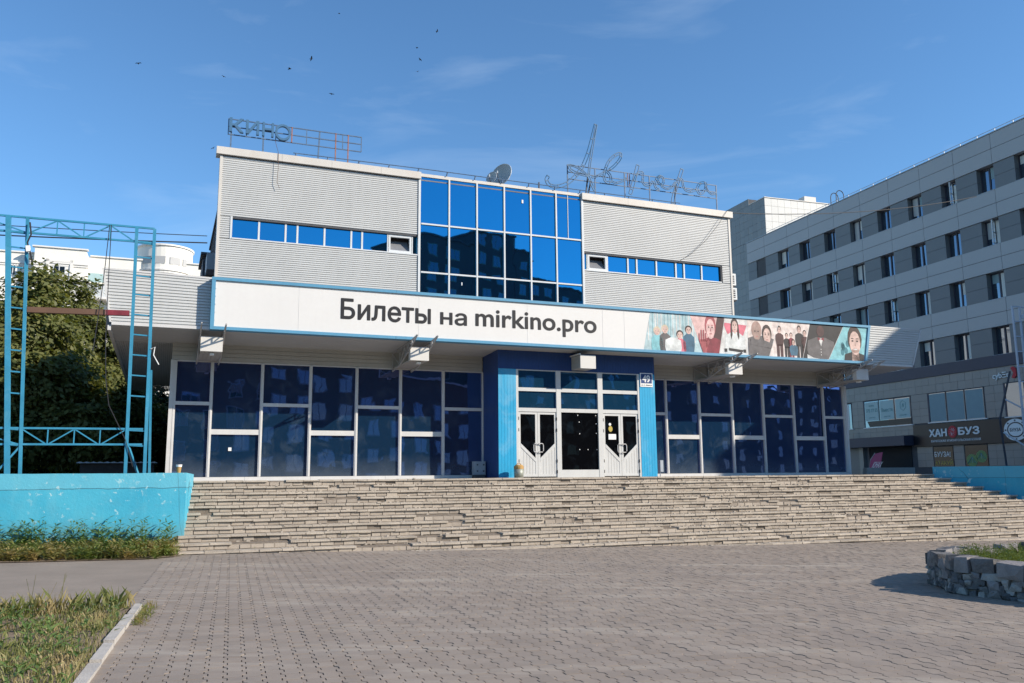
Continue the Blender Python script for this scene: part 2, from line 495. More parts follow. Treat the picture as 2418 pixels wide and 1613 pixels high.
def mesh_of(name, mb, mat, org, flip=True):
    me = bpy.data.meshes.new(name)
    vs = [(p[0] - org[0], -(p[1] - org[1]), p[2] - org[2]) for p in mb.v]
    me.from_pydata(vs, [], mb.f)
    for m in (mat if isinstance(mat, (list, tuple)) else [mat]):
        me.materials.append(MT[m] if isinstance(m, str) else m)
    me.update()
    return me

def fixn(me):
    import bmesh
    b = bmesh.new()
    b.from_mesh(me)
    bmesh.ops.recalc_face_normals(b, faces=b.faces)
    b.to_mesh(me)
    b.free()

def part(parent, name, mb, mat, kind=None, label=None, smooth=False):
    org = ORG[parent.name]
    me = mesh_of(name, mb, mat, org)
    fixn(me)
    if smooth:
        me.polygons.foreach_set('use_smooth', [True] * len(me.polygons))
    o = bpy.data.objects.new(name, me)
    COL.objects.link(o)
    o.parent = parent
    ORG[o.name] = org
    if kind:
        o['kind'] = kind
    if label:
        o['label'] = label
    return o

def pbox(parent, name, mat, *a, **k):
    return part(parent, name, MB().box(*a), mat, **k)

def single(name, mb, mat, label, cat, fr='F', org=(0, 0, 0), group=None, kind=None, smooth=False):
    me = mesh_of(name, mb, mat, org)
    fixn(me)
    if smooth:
        me.polygons.foreach_set('use_smooth', [True] * len(me.polygons))
    o = bpy.data.objects.new(name, me)
    COL.objects.link(o)
    o.location = fworld(fr, *org)
    o.rotation_euler = (0, 0, FRAMES[fr][1])
    if kind:
        o['kind'] = kind
    if label:
        o['label'] = label
        if not kind:
            o['category'] = cat
    if group:
        o['group'] = group
    ORG[o.name] = org
    return o

def npmesh(name, verts, quads, mat):
    """fast mesh from numpy arrays (quads or tris)"""
    me = bpy.data.meshes.new(name)
    verts = np.asarray(verts, np.float32)
    quads = np.asarray(quads, np.int32)
    k = quads.shape[1]
    me.vertices.add(len(verts))
    me.vertices.foreach_set('co', verts.ravel())
    me.loops.add(quads.size)
    me.loops.foreach_set('vertex_index', quads.ravel())
    me.polygons.add(len(quads))
    me.polygons.foreach_set('loop_start', np.arange(0, quads.size, k, dtype=np.int32))
    me.polygons.foreach_set('use_smooth', np.zeros(len(quads), bool))
    me.update(calc_edges=True)
    me.materials.append(MT[mat])
    return me

def addobj(name, me, parent=None, loc=(0, 0, 0)):
    o = bpy.data.objects.new(name, me)
    COL.objects.link(o)
    o.location = loc
    if parent:
        o.parent = parent
        ORG[o.name] = ORG.get(parent.name, (0, 0, 0))
    return o

from mathutils.geometry import delaunay_2d_cdt, interpolate_bezier
def glyph_shapes(body):
    """outlines of a line of lettering: [outer, hole, hole ...] for every separate contour"""
    c = bpy.data.curves.new('lettering', 'FONT')
    c.body = body
    c.size = 1.0
    o = bpy.data.objects.new('lettering', c)
    COL.objects.link(o)
    dg = bpy.context.evaluated_depsgraph_get()
    dg.update()
    cu = o.evaluated_get(dg).to_curve(dg)
    loops = []
    for sp in cu.splines:
        pts = []
        bp = sp.bezier_points
        k = len(bp)
        for i in range(k):
            p, q = bp[i], bp[(i + 1) % k]
            straight = (p.handle_right - p.co).cross(q.co - p.co).length < 1e-5 and (q.handle_left - q.co).cross(q.co - p.co).length < 1e-5
            seg = [p.co, q.co] if straight else interpolate_bezier(p.co, p.handle_right, q.handle_left, q.co, 6)
            for v in seg[:-1]:
                if not pts or (abs(v.x - pts[-1][0]) + abs(v.y - pts[-1][1])) > 1e-4:
                    pts.append((v.x, v.y))
        if len(pts) > 2:
            loops.append(pts)
    o.to_curve_clear()
    bpy.data.objects.remove(o)
    bpy.data.curves.remove(c)
    return loops

def text_letters(body, u0, u1, z0, z1, n, depth=0.01, bold=0.0, shear=0.0):
    """lettering fitted into a rectangle, one solid per character; heavier weights are built from
    slightly shifted layers, each a hair in front of the one before"""
    loops = glyph_shapes(body)
    xs_ = [p[0] for l in loops for p in l]
    ys_ = [p[1] for l in loops for p in l]
    x0, x1, y0, y1 = min(xs_) - bold, max(xs_) + bold, min(ys_) - bold, max(ys_) + bold
    sx, sz = (u1 - u0) / (x1 - x0), (z1 - z0) / (y1 - y0)
    shifts = [(0, 0)] + ([(bold * cos(pi * q / 4), bold * sin(pi * q / 4)) for q in range(8)] if bold else [])
    spans = sorted(((min(p[0] for p in l), max(p[0] for p in l), i) for i, l in enumerate(loops)))
    groups = []
    for a, b, i in spans:
        if groups and a < groups[-1][1] - 0.3 * min(b - a, groups[-1][1] - groups[-1][0]):
            groups[-1][1] = max(b, groups[-1][1])
            groups[-1][2].append(i)
        else:
            groups.append([a, b, [i]])
    def winding(p, ls):
        w = 0
        for l in ls:
            for i in range(len(l)):
                (ax, ay), (bx, by) = l[i - 1], l[i]
                if (ay > p[1]) != (by > p[1]) and p[0] < ax + (bx - ax) * (p[1] - ay) / (by - ay):
                    w += 1 if by > ay else -1
        return w
    res = []
    for _, _, ids in groups:
        ls = [loops[i] for i in ids]
        vs, es = [], []
        for l in ls:
            b = len(vs)
            vs += [Vector(p) for p in l]
            es += [(b + i, b + (i + 1) % len(l)) for i in range(len(l))]
        ov, _e, of, _a, _b, _c = delaunay_2d_cdt(vs, es, [], 0, 1e-5)
        tris = [tuple(f) for f in of if winding((sum(ov[i].x for i in f) / len(f), sum(ov[i].y for i in f) / len(f)), ls) != 0]
        cnt = {}
        for f in tris:
            for i in range(len(f)):
                e = tuple(sorted((f[i], f[(i + 1) % len(f)])))
                cnt[e] = cnt.get(e, 0) + 1
        edge = [e for e, k in cnt.items() if k == 1]
        mb = MB()
        for li, (dx, dy) in enumerate(shifts):
            nf = n + depth + li * 0.0003
            fr = [(u0 + (p.x + dx - x0) * sx + shear * (p.y + dy - y0) * sz, nf, z0 + (p.y + dy - y0) * sz) for p in ov]
            b = len(mb.v)
            mb.add(fr, tris)
            b2 = len(mb.v)
            mb.v += [(v[0], n, v[2]) for v in fr]
            mb.f += [(b + e[0], b + e[1], b2 + e[1], b2 + e[0]) for e in edge]
        res.append(mb)
    return res

def disc(mb, cu, cz, ru, rz, n0, n1, seg=20):
    return mb.prism([(cu + ru * cos(2 * pi * i / seg), cz + rz * sin(2 * pi * i / seg)) for i in range(seg)], 'n', n0, n1)

# ------------------------------------------------------------------ ground
GA, GB = -0.0176, -0.0068
def gz(x, y):
    return GA * x + GB * y
def fu(x, y):
    """world -> cinema front coordinates (along, out)"""
    dx, dy = x - FO[0], y - FO[1]
    return dx * cos(FA) + dy * sin(FA), dx * sin(FA) - dy * cos(FA)

gnd = MB().quad((-600, 600, -2.2), (600, 600, -2.2), (600, -600, -2.2), (-600, -600, -2.2))
single('ground', gnd, 'soil', None, None, 'W', kind='structure')

def sheet(name, poly, dz, mat, thick=None):
    mb = MB()
    mb.add([(x, -y, gz(x, y) + dz) for x, y in poly], [tuple(range(len(poly)))])
    return single(name, mb, mat, None, None, 'W', kind='structure')

plaza = sheet('plaza', [(-30, -40), (60, -40), (60, 31), (-30, 31)], -0.022, 'joint_sand')
ORG[plaza.name] = (0, 0, 0)

# left edge of the paving: asphalt path then grass plot kerb
EDGE = [(-7.0, 19.5), (-6.95, 17.6), (-5.35, 12.6), (-4.80, 11.55), (-3.45, 7.3), (-2.6, 4.5)]
def edge_x(y):
    for (xa, ya), (xb, yb) in zip(EDGE, EDGE[1:]):
        if yb <= y <= ya:
            return xa + (xb - xa) * (ya - y) / (ya - yb)
    return EDGE[0][0] if y > EDGE[0][1] else EDGE[-1][0]

PLANTER = [(7.15, 15.2), (6.85, 13.8), (7.85, 12.15), (10.2, 11.8), (12.0, 13.5), (11.8, 15.8), (9.9, 17.0), (8.3, 16.6)]
def in_poly(x, y, poly):
    c = False
    j = len(poly) - 1
    for i in range(len(poly)):
        if (poly[i][1] > y) != (poly[j][1] > y) and x < (poly[j][0] - poly[i][0]) * (y - poly[i][1]) / (poly[j][1] - poly[i][1]) + poly[i][0]:
            c = not c
        j = i
    return c

# wave pavers: toothed long edges, straight ends
_a = 0.034
_prof = [(0, 0.0), (0, 0.085), (_a, 0.112), (_a, 0.188), (0, PL)]
def paver_arrays():
    j = 0.0052
    e = 0.0010
    lf = [(a + j, min(max(b, e), PL - e)) for a, b in _prof]
    rg = [(a + PW - j, min(max(b, e), PL - e)) for a, b in _prof]
    loop = rg + lf[::-1]
    loop = [(x - PW / 2, y - PL / 2) for x, y in loop]
    k = len(loop)
    top = [(x, y, 0.0) for x, y in loop]
    bot = [(x, y, -0.03) for x, y in loop]
    quads = [(i, (i + 1) % k, k + (i + 1) % k, k + i) for i in range(k)]
    h = k // 2
    tops = [(i, i + 1, k - 2 - i, k - 1 - i) for i in range(h - 1)]
    return np.array(top + bot), [q[::-1] for q in quads] + tops

PV, PQ = paver_arrays()
PQ = np.array(PQ)
ca, sa = cos(PAVA), sin(PAVA)
cells = []
for i in range(-90, 190):
    for k_ in range(-10, 165):
        lu, lv = (i + 0.5) * PW, (k_ + 0.5) * PL
        x, y = lu * ca - lv * sa, lu * sa + lv * ca
        if y < 5.2 or y > 30 or abs(x) > 0.64 * y + 1.6:
            continue
        if x < edge_x(y) - 0.05:
            continue
        u, n = fu(x, y)
        if n < 5.4 or u > 21.5 or (u < -10.9 and n < 8):
            continue
        if in_poly(x, y, PLANTER):
            continue
        cells.append((x, y))
cells.sort(key=lambda c: c[0] ** 2 + c[1] ** 2)
# the nearest ones inside the frame are single parts
pm = npmesh('paver', PV, PQ, 'paver')
inview = [c for c in cells if c[1] > 7.25 and abs(c[0]) < 0.585 * c[1]]
near = set(inview[:300])
tilt = math.atan(GA), math.atan(GB)
for x, y in inview[:300]:
    o = addobj('paver', pm, plaza, (x, y, gz(x, y) + random.uniform(-0.0015, 0.002)))
    o.rotation_euler = (tilt[1] + random.gauss(0, 0.005), -tilt[0] + random.gauss(0, 0.005), PAVA + random.gauss(0, 0.006))
rest = [c for c in cells if c not in near]
nn_ = len(rest)
cx = np.array([c[0] for c in rest])[:, None]
cy = np.array([c[1] for c in rest])[:, None]
th = PAVA + RNG.normal(0, 0.006, (nn_, 1))
vx = PV[None, :, 0] * np.cos(th) - PV[None, :, 1] * np.sin(th)
vy = PV[None, :, 0] * np.sin(th) + PV[None, :, 1] * np.cos(th)
tx, ty = RNG.normal(0, 0.012, (nn_, 1)), RNG.normal(0, 0.010, (nn_, 1))
vz = PV[None, :, 2] + tx * vx + ty * vy + RNG.uniform(-0.0025, 0.003, (nn_, 1)) + GA * (cx + vx) + GB * (cy + vy)
vv = np.stack([vx + cx, vy + cy, vz], -1).reshape(-1, 3)
qq = (PQ[None] + (np.arange(nn_) * len(PV))[:, None, None]).reshape(-1, 4)
o = addobj('paver_field', npmesh('paver_field', vv, qq, 'paver'), plaza)
o['kind'] = 'stuff'

# asphalt path on the left, grass plot with its kerb
asph = [(-30, 30), (-6.9, 30)] + [(x + 0.06, y) for x, y in EDGE if y > 11.6] + [(-4.84, 11.6), (-6.0, 10.45), (-9.5, 6.8), (-30, 6)]
sheet('path', asph, -0.004, 'asphalt')
plot = [(-4.95, 11.48), (-3.55, 7.25), (-2.6, 4.2), (-12, 4.2), (-9.2, 7.2), (-6.05, 10.4)]
sheet('lawn', plot, 0.03, 'soil')
kb = thing('grass_plot_kerb', 'worn concrete kerb edging the grass plot beside the paving', 'kerb', 'W', (-4.9, -11.5, 0))
def kerb_run(a, b, seg=1.0, w=0.10, h=0.05):
    d = math.dist(a, b)
    k = max(1, round(d / seg))
    for i in range(k):
        t0, t1 = i / k + 0.006, (i + 1) / k - 0.006
        p = (a[0] + (b[0] - a[0]) * t0, a[1] + (b[1] - a[1]) * t0)
        q = (a[0] + (b[0] - a[0]) * t1, a[1] + (b[1] - a[1]) * t1)
        px, py = -(b[1] - a[1]) / d * w / 2, (b[0] - a[0]) / d * w / 2
        jx, jy, jz = random.gauss(0, .006), random.gauss(0, .006), random.gauss(0, .008)
        cs = [(p[0] - px, p[1] - py), (q[0] - px, q[1] - py), (q[0] + px, q[1] + py), (p[0] + px, p[1] + py)]
        lo = [(x + jx, -(y + jy), gz(x, y) - 0.05) for x, y in cs]
        hi = [(x + jx + random.gauss(0, .006), -(y + jy + random.gauss(0, .006)), gz(x, y) + h + jz) for x, y in cs]
        mb = MB().add(lo + hi, [(3, 2, 1, 0), (4, 5, 6, 7), (0, 1, 5, 4), (1, 2, 6, 5), (2, 3, 7, 6), (3, 0, 4, 7)])
        part(kb, 'kerb_stone', mb, 'kerb')
kerb_run((-4.89, 11.55), (-2.6, 4.4))
kerb_run((-4.97, 11.52), (-9.2, 7.15), 1.0, 0.08, 0.03)

# ------------------------------------------------------------------ staircase
RIS, TRD, N0, ZP = 0.155, 0.36, 2.2, 1.60
NST = 16
def st_left(n, k):
    return -9.96 - (n - 2.2) * 0.128 - (0.22 if k >= 9 else 0) - (0.1 if k >= 10 else 0)
def st_right(n):
    return 16.26 + (n - 2.2) * 1.09
stair = thing('staircase', 'wide worn stone staircase with cracked tiles leading up to the entrance', 'staircase', 'F', (0, 2.2, 0))
body = MB()
pieces = []
GD = [(-8.0, -3.4), (-2.6, 0.4), (2.2, 4.0), (4.2, 6.5), (8.5, 9.8)]       # where treads have broken away
for k in range(NST):
    n = N0 + TRD * k
    z = ZP - RIS * k
    ul, ur = st_left(n, k), min(st_right(n), 24)
    body.box(ul + 0.01, ur, -0.2 if k == 0 else n - TRD - 0.3, n - 0.065, z - RIS - 0.4, z - 0.03)
    rng = random.Random(100 + k)
    # riser tiles; here and there a stretch has fallen out
    hollows = [(rng.uniform(ul, min(ur, 17)), rng.uniform(0.2, 0.7)) for _ in range(rng.randint(0, 2))]
    u = ul + rng.uniform(-0.1, 0.0)
    while u < ur:
        w = rng.choice([0.25, 0.27, 0.29, 0.33]) * rng.uniform(0.9, 1.1)
        hol = any(abs(u - c) < h for c, h in hollows)
        gone = rng.random() < (0.85 if hol else 0.03)
        if not gone:
            d = rng.gauss(0, 0.003) - rng.choice([0.006, 0.012, 0.02])
            a, b = max(u, ul) + 0.005, min(u + w, ur) - 0.010
            if b - a > 0.05:
                pieces.append(('r', a, b, n - 0.035 + d, z - RIS + 0.004 + rng.uniform(0, .006), z - 0.052 - rng.uniform(0, 0.006), rng.gauss(0, .005), rng))
        u += w
    # tread nosings
    u = ul + rng.uniform(-0.2, 0.0)
    broken = [(rng.uniform(ul, ur), rng.uniform(0.3, 1.5)) for _ in range(rng.randint(1, 4))]
    while u < ur:
        w = rng.choice([0.3, 0.4, 0.45, 0.5, 0.6]) * rng.uniform(0.9, 1.1)
        mid = u + w / 2
        gone = any(abs(mid - c) < h / 2 for c, h in broken) and rng.random() < 0.75
        if not gone:
            a, b = max(u, ul) + 0.005, min(u + w, ur) - 0.005
            if b - a > 0.06:
                pieces.append(('t', a, b, n + rng.uniform(-0.006, 0.006), z - 0.048 - rng.uniform(0, .006), z + rng.gauss(0, 0.0025), rng.gauss(0, 0.004), rng))
        u += w
part(stair, 'stair_core', body, 'step_base')
def piece_mb(p):
    kind, a, b, n, z0, z1, tl, rng = p
    dep = 0.05 if kind == 'r' else 0.42
    j = lambda s=0.003: rng.gauss(0, min(s, .003))
    f = [(a + j(), n + j(), z0 + j(.004)), (b + j(), n + tl * 0.4 + j(), z0 + j(.004)), (b + j(), n + tl * 0.4 + j(), z1 + j(.005)), (a + j(), n + j(), z1 + tl * 0.5 + j(.005))]
    bk = [(a, n - dep, z0), (b, n - dep, z0), (b, n - dep, z1 - 0.004), (a, n - dep, z1 - 0.004)]
    return MB().add(f + bk, [(0, 1, 2, 3), (7, 6, 5, 4), (0, 4, 5, 1), (1, 5, 6, 2), (2, 6, 7, 3), (3, 7, 4, 0)])
def px_size(p):
    x, y, _ = fworld('F', (p[1] + p[2]) / 2, p[3], 0)
    if abs(x) > 0.6 * y or gz(x, y) > p[5] - 0.03:
        return 0
    return (p[2] - p[1]) / y * (p[5] - p[4] + 0.03) / y
pieces.sort(key=px_size, reverse=True)
for i, p in enumerate(pieces[:300]):
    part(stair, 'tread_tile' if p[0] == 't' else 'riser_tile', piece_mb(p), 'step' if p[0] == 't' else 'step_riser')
rest = MB()
risers = MB()
for p in pieces[300:]:
    m = piece_mb(p)
    (rest if p[0] == 't' else risers).add(m.v, m.f)
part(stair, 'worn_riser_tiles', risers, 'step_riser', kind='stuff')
# crumbs of broken tile lying on the treads
rg = random.Random(5)
for _ in range(1500):
    k = rg.randint(0, 12)
    n = N0 + TRD * k + rg.uniform(-0.03, 0.33)
    u = rg.uniform(st_left(n, k) + .1, min(st_right(n), 20))
    if rg.random() < 0.6:
        c0 = rg.choice(GD)
        u = rg.uniform(*c0)
    z = ZP - RIS * (k + (1 if n > N0 + TRD * k else 0))
    s = rg.uniform(0.008, 0.035)
    rest.box(u - s, u + s * rg.uniform(.6, 1.6), n - s, n + s, z - 0.01, z + s * rg.uniform(.4, 1.0))
part(stair, 'worn_tiles', rest, 'step', kind='stuff')
# platform in front of the doors and the terraces beside it
pl = MB().box(-10.3, 16.2, 0.0, 2.12, 1.35, 1.585)
single('terrace', pl, 'concrete', None, None, 'F', kind='structure')
single('left_terrace', MB().prism([(-10.0, 2.1), (-10.2, 4.6), (-30, 4.6), (-30, -45), (-10.7, -45), (-10.7, 2.1)], 'z', -1.5, 1.55), 'soil', None, None, 'F', kind='structure')
single('right_terrace', MB().prism([(16.25, 2.0), (19.0, 4.6), (30, 12), (60, 12), (60, -60), (14.4, -60), (14.4, 2.0)], 'z', -1.5, 1.55), 'concrete', None, None, 'F', kind='structure')

# ------------------------------------------------------------------ painted side walls
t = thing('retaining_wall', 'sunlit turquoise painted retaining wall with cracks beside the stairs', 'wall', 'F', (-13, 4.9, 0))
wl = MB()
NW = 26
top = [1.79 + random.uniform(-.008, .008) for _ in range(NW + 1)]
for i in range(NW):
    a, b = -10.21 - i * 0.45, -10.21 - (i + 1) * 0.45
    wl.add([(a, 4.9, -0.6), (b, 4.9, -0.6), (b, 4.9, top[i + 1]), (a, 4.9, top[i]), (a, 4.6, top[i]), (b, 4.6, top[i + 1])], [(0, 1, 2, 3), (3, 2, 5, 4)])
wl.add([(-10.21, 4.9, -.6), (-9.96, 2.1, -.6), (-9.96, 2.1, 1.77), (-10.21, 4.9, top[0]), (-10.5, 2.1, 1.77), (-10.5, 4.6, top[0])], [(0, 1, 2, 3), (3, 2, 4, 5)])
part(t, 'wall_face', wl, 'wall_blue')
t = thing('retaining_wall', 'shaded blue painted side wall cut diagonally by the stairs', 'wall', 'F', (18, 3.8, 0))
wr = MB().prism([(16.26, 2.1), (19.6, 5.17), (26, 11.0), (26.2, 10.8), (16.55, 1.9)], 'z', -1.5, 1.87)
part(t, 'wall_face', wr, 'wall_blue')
t = thing('parapet_wall', 'low grey tiled parapet behind the top of the stairs', 'wall', 'F', (15, 0.6, 1.6))
for i in range(8):
    a = 14.35 + i * 0.31
    pbox(t, 'tile', 'office_tile', a + .004, a + .306, 0.55, 0.75, 1.56, 1.86)

# ------------------------------------------------------------------ the cinema
cin = thing('cinema_building', 'two storey cinema clad in pale ribbed siding with blue mirror glazing', 'building', 'F', (0, 0, 1.6))
ZT = 11.42
# shell behind the cladding
sh = MB().box(-9.5, 9.05, -6.0, -0.35, 5.6, 9.95).box(-9.45, 9.0, -30, -6.01, 5.6, 8.0)
part(cin, 'side_wall', sh, 'dark_brick')
pbox(cin, 'rear_wall', 'siding', -9.5, 9.05, -0.6, -0.36, 9.9, 11.4)
pbox(cin, 'roof', 'roof_felt', -9.5, 9.05, -0.62, -0.02, 11.42, 11.46)
pbox(cin, 'roof', 'roof_felt', -9.55, 9.1, -6.05, -0.61, 9.951, 10.02)
pbox(cin, 'lower_wall', 'plank', -10.4, 14.0, -24, -0.4, 1.6, 5.5)
# ribbed siding around the strip windows
for nm, (a, b, c, d) in {'a': (-9.50, -3.32, 9.53, ZT), 'b': (-9.50, -9.18, 8.83, 9.53), 'c': (-9.50, -3.32, 6.6, 8.83)}.items():
    part(cin, 'siding_sheet', MB().ribs(a, b, c, d), 'siding')
for nm, (a, b, c, d) in {'a': (2.80, 9.04, 9.53, ZT), 'b': (8.68, 9.04, 8.84, 9.53), 'c': (2.80, 9.04, 6.6, 8.84)}.items():
    part(cin, 'siding_sheet', MB().ribs(a, b, c, d), 'siding')
for a, b in ((-9.58, -9.50), (9.04, 9.12)):
    pbox(cin, 'corner_post', 'fascia', a, b, -0.35, 0.02, 6.6, ZT)
for a, b in ((-3.31, -3.235), (2.715, 2.79)):
    pbox(cin, 'corner_post', 'white_frame', a, b, -0.12, 0.03, 6.6, 11.53)
# fascia, in lengths with joints
for a, b in ((-9.69, -7.75), (-7.745, -6.2), (-6.195, -4.6), (-4.595, -3.24), (2.73, 4.6), (4.605, 6.7), (6.705, 9.22)):
    pbox(cin, 'roof_fascia', 'fascia', a, b, -0.35, 0.09, 11.45 if a < 0 else 11.44, 11.68)
pbox(cin, 'fascia_shadow_gap', 'joint', -9.5, -3.32, -0.2, 0.0, ZT, 11.452)
pbox(cin, 'fascia_shadow_gap', 'joint', 2.8, 9.04, -0.2, 0.0, ZT, 11.442)
pbox(cin, 'glazing_cap', 'fascia', -3.235, 2.725, -0.3, 0.012, 11.555, 11.66)
# roof edge rail on short clips
rl = MB().tube([(-7.4, 0.0, 11.80), (-3, 0.02, 11.82), (2.5, 0.0, 11.80), (6.9, 0.0, 11.79)], 0.016, 6)
rail = part(cin, 'roof_rail', rl, 'roof_steel')
for i in range(15):
    u = -7.3 + i * 1.0
    part(rail, 'rail_clip', MB().bar((u, 0.0, 11.80), (u - 0.05, 0.05, 11.67), 0.035), 'roof_steel')

def pane(par, u0, u1, n, z0, z1, mat, tilt=0.004, name='pane'):
    """a thin sheet of glass, each set at its own tiny angle"""
    a, b = random.gauss(0, tilt), random.gauss(0, tilt)
    du, dz = (u1 - u0) / 2, (z1 - z0) / 2
    def nn(su, sz):
        return n + a * su * du + b * sz * dz
    f = [(u0, nn(-1, -1), z0), (u1, nn(1, -1), z0), (u1, nn(1, 1), z1), (u0, nn(-1, 1), z1)]
    bk = [(p[0], p[1] - 0.02, p[2]) for p in f]
    return part(par, name, MB().add(f + bk, [(0, 1, 2, 3), (7, 6, 5, 4), (0, 4, 5, 1), (1, 5, 6, 2), (2, 6, 7, 3), (3, 7, 4, 0)]), mat)

def glazing(name):
    o = bpy.data.objects.new(name, None)
    COL.objects.link(o)
    o.parent = cin
    ORG[o.name] = ORG[cin.name]
    return o

# middle curtain wall, 6 x 3
cw = glazing('curtain_wall')
us = [-3.235, -2.24, -1.25, -0.25, 0.74, 1.72, 2.715]
zs = [6.6, 8.29, 9.93, 11.55]
for i in range(6):
    for k in range(3):
        pane(cw, us[i], us[i + 1], -0.03, zs[k], zs[k + 1], 'glass_up', 0.0035)
for u in us[1:-1]:
    pbox(cw, 'mullion', 'white_frame', u - 0.026, u + 0.026, -0.02, 0.03, 6.6, 11.555)
pbox(cw, 'mullion', 'white_frame', 2.18, 2.20, -0.02, -0.004, 9.95, 11.54)
for z in zs[1:-1]:
    for i in range(6):
        pbox(cw, 'transom', 'white_frame', us[i] + .03, us[i + 1] - .03, -0.02, 0.025, z - 0.026, z + 0.026)
pbox(cw, 'sticker', 'white_print', 0.41, 0.47, -0.01, 0.002, 11.05, 11.17)
pbox(cw, 'sticker', 'white_print', -1.80, -1.77, -0.01, 0.002, 7.95, 8.05)

# strip windows
def strip(xs, openi, z0, z1):
    w = glazing('strip_window')
    n = -0.10
    pbox(w, 'head', 'joint', xs[0], xs[-1], -0.2, -0.015, z1 - 0.05, z1)  # dark colour paints in the shadow line at the window top
    pbox(w, 'sill', 'white_frame', xs[0], xs[-1], -0.2, 0.02, z0, z0 + 0.04)
    for i in range(len(xs) - 1):
        a, b = xs[i], xs[i + 1]
        if i == openi:
            pbox(w, 'dark_opening', 'dark_in', a, b, -0.5, -0.42, z0 + .04, z1 - .04)
            fr = MB().box(a, b, n - .05, n + .05, z0 + .04, z0 + .13).box(a, b, n - .05, n + .05, z1 - .13, z1 - .05)
            fr.box(a, a + .08, n - .05, n + .05, z0 + .13, z1 - .13).box(b - .08, b, n - .05, n + .05, z0 + .13, z1 - .13)
            sash = part(w, 'open_sash_frame', fr, 'white_frame')
            f = [(a + .09, n, z0 + .14), (b - .09, n, z0 + .14), (b - .09, n - .22, z1 - .2), (a + .09, n - .22, z1 - .2)]
            part(w, 'tilted_pane', MB().quad(*f), 'grey_pane')
        else:
            pane(w, a, b, n, z0 + .04, z1 - .05, 'glass_up', 0.003)
        if i:
            pbox(w, 'mullion', 'white_frame', a - 0.028, a + 0.028, n - 0.02, n + 0.05, z0 + 0.04, z1 - 0.05)
    return w
w1 = strip([-9.14, -8.35, -7.55, -7.19, -6.35, -5.50, -5.15, -4.30, -3.50, -3.32], 7, 8.83, 9.53)
pbox(w1, 'jamb', 'white_frame', -9.20, -9.14, -0.2, 0.015, 8.83, 9.53)
w2 = strip([2.80, 2.95, 3.75, 4.60, 4.97, 5.80, 6.64, 7.0, 7.78, 8.62], 1, 8.84, 9.53)
pbox(w2, 'jamb', 'joint', 8.62, 8.68, -0.2, -0.02, 8.84, 9.53)

# ground floor glazing either side of the portal
def shop(xs, start_high, z0=1.70, z1=5.04):
    w = glazing('ground_glazing')
    for i in range(len(xs) - 1):
        a, b = xs[i], xs[i + 1]
        high = (i % 2 == 0) == start_high
        zt = 3.82 if high else 3.0
        th = 0.05 if high else 0.075
        pane(w, a, b, -0.05, z0, zt, 'glass_dn', 0.014)
        pane(w, a, b, -0.05, zt, z1, 'glass_dn', 0.014)
        pbox(w, 'transom', 'alu', a + .045, b - .045, -0.05, 0.012, zt - th, zt + th)
        pbox(w, 'head', 'alu', a + .045, b - .045, -0.05, 0.012, z1 - 0.005, z1 + 0.03)
    for i, u in enumerate(xs):
        pbox(w, 'mullion', 'alu', u - 0.045, u + 0.045, -0.05, 0.022, z0, z1 + 0.02)
        pbox(w, 'mullion_cap', 'alu', u - 0.018, u + 0.018, 0.022, 0.035, z0, z1)
    return w
g1 = shop([-10.53, -9.52, -8.09, -6.66, -5.24, -3.84, -2.42, -1.04], True)
pbox(g1, 'end_post', 'alu', -10.66, -10.56, -0.3, 0.04, 1.6, 5.07)
g2 = shop([4.72, 5.96, 7.38, 8.82, 10.24, 11.67, 13.12, 14.14], True)
pbox(g2, 'end_post', 'alu', 14.17, 14.28, -0.3, 0.04, 1.6, 5.07)
pbox(g1, 'notice', 'white_print', -8.98, -8.89, -0.04, -0.02, 2.45, 2.55)
# sill pieces
for a, b in ((-10.6, -8.5), (-8.495, -6.6), (-6.595, -4.3), (-4.295, -2.5), (-2.495, -1.06), (4.7, 7.4), (7.405, 9.6), (9.605, 12.0), (12.005, 14.2)):
    pbox(cin, 'sill', 'alu', a, b, -0.2, 0.05, 1.57, 1.695)
# planks between glazing and soffit
for a, b in ((-10.64, -1.07), (4.70, 14.2)):
    for k in range(4):
        z = 5.07 + k * 0.125
        part(cin, 'plank', MB().box(a, b, -0.1, -0.006, z, z + 0.012).box(a, b, -0.1, 0.012, z + 0.012, z + 0.125), 'plank')

# ------------------------------------------------------------------ canopy (part of the building)
can = glazing('canopy')
def soff(a, b, n0, n1):
    """soffit boards, running along the front"""
    k = round((n1 - n0) / 0.3)
    mb = MB()
    for i in range(k):
        p, q = n0 + (n1 - n0) * i / k + .004, n0 + (n1 - n0) * (i + 1) / k - .004
        za, zb = 5.565 + 0.045 * max(p, 0), 5.565 + 0.045 * max(q, 0)
        mb.add([(a, p, za), (b, p, za), (b, q, zb), (a, q, zb), (a, p, za + .03), (b, p, za + .03), (b, q, zb + .03), (a, q, zb + .03)],
               [(3, 2, 1, 0), (4, 5, 6, 7), (0, 1, 5, 4), (1, 2, 6, 5), (2, 3, 7, 6), (3, 0, 4, 7)])
    return mb
part(can, 'soffit', soff(-12.2, 15.8, -0.1, 2.0), 'soffit')
sl = MB()
for i in range(30):
    a = -12.2 + i * 0.06
    sl.box(a + .004, a + .056, -15, -0.1, 5.56, 5.59)
part(can, 'side_soffit', sl, 'soffit')
pbox(can, 'soffit_trim', 'alu', -12.26, -12.18, -15, 2.0, 5.53, 5.66)
pbox(can, 'canopy_roof', 'roof_felt', -12.3, 16.0, -0.02, 1.9, 5.66, 6.55)
pbox(can, 'canopy_roof', 'roof_felt', -12.2, -9.62, -13.6, -0.03, 5.66, 5.85)
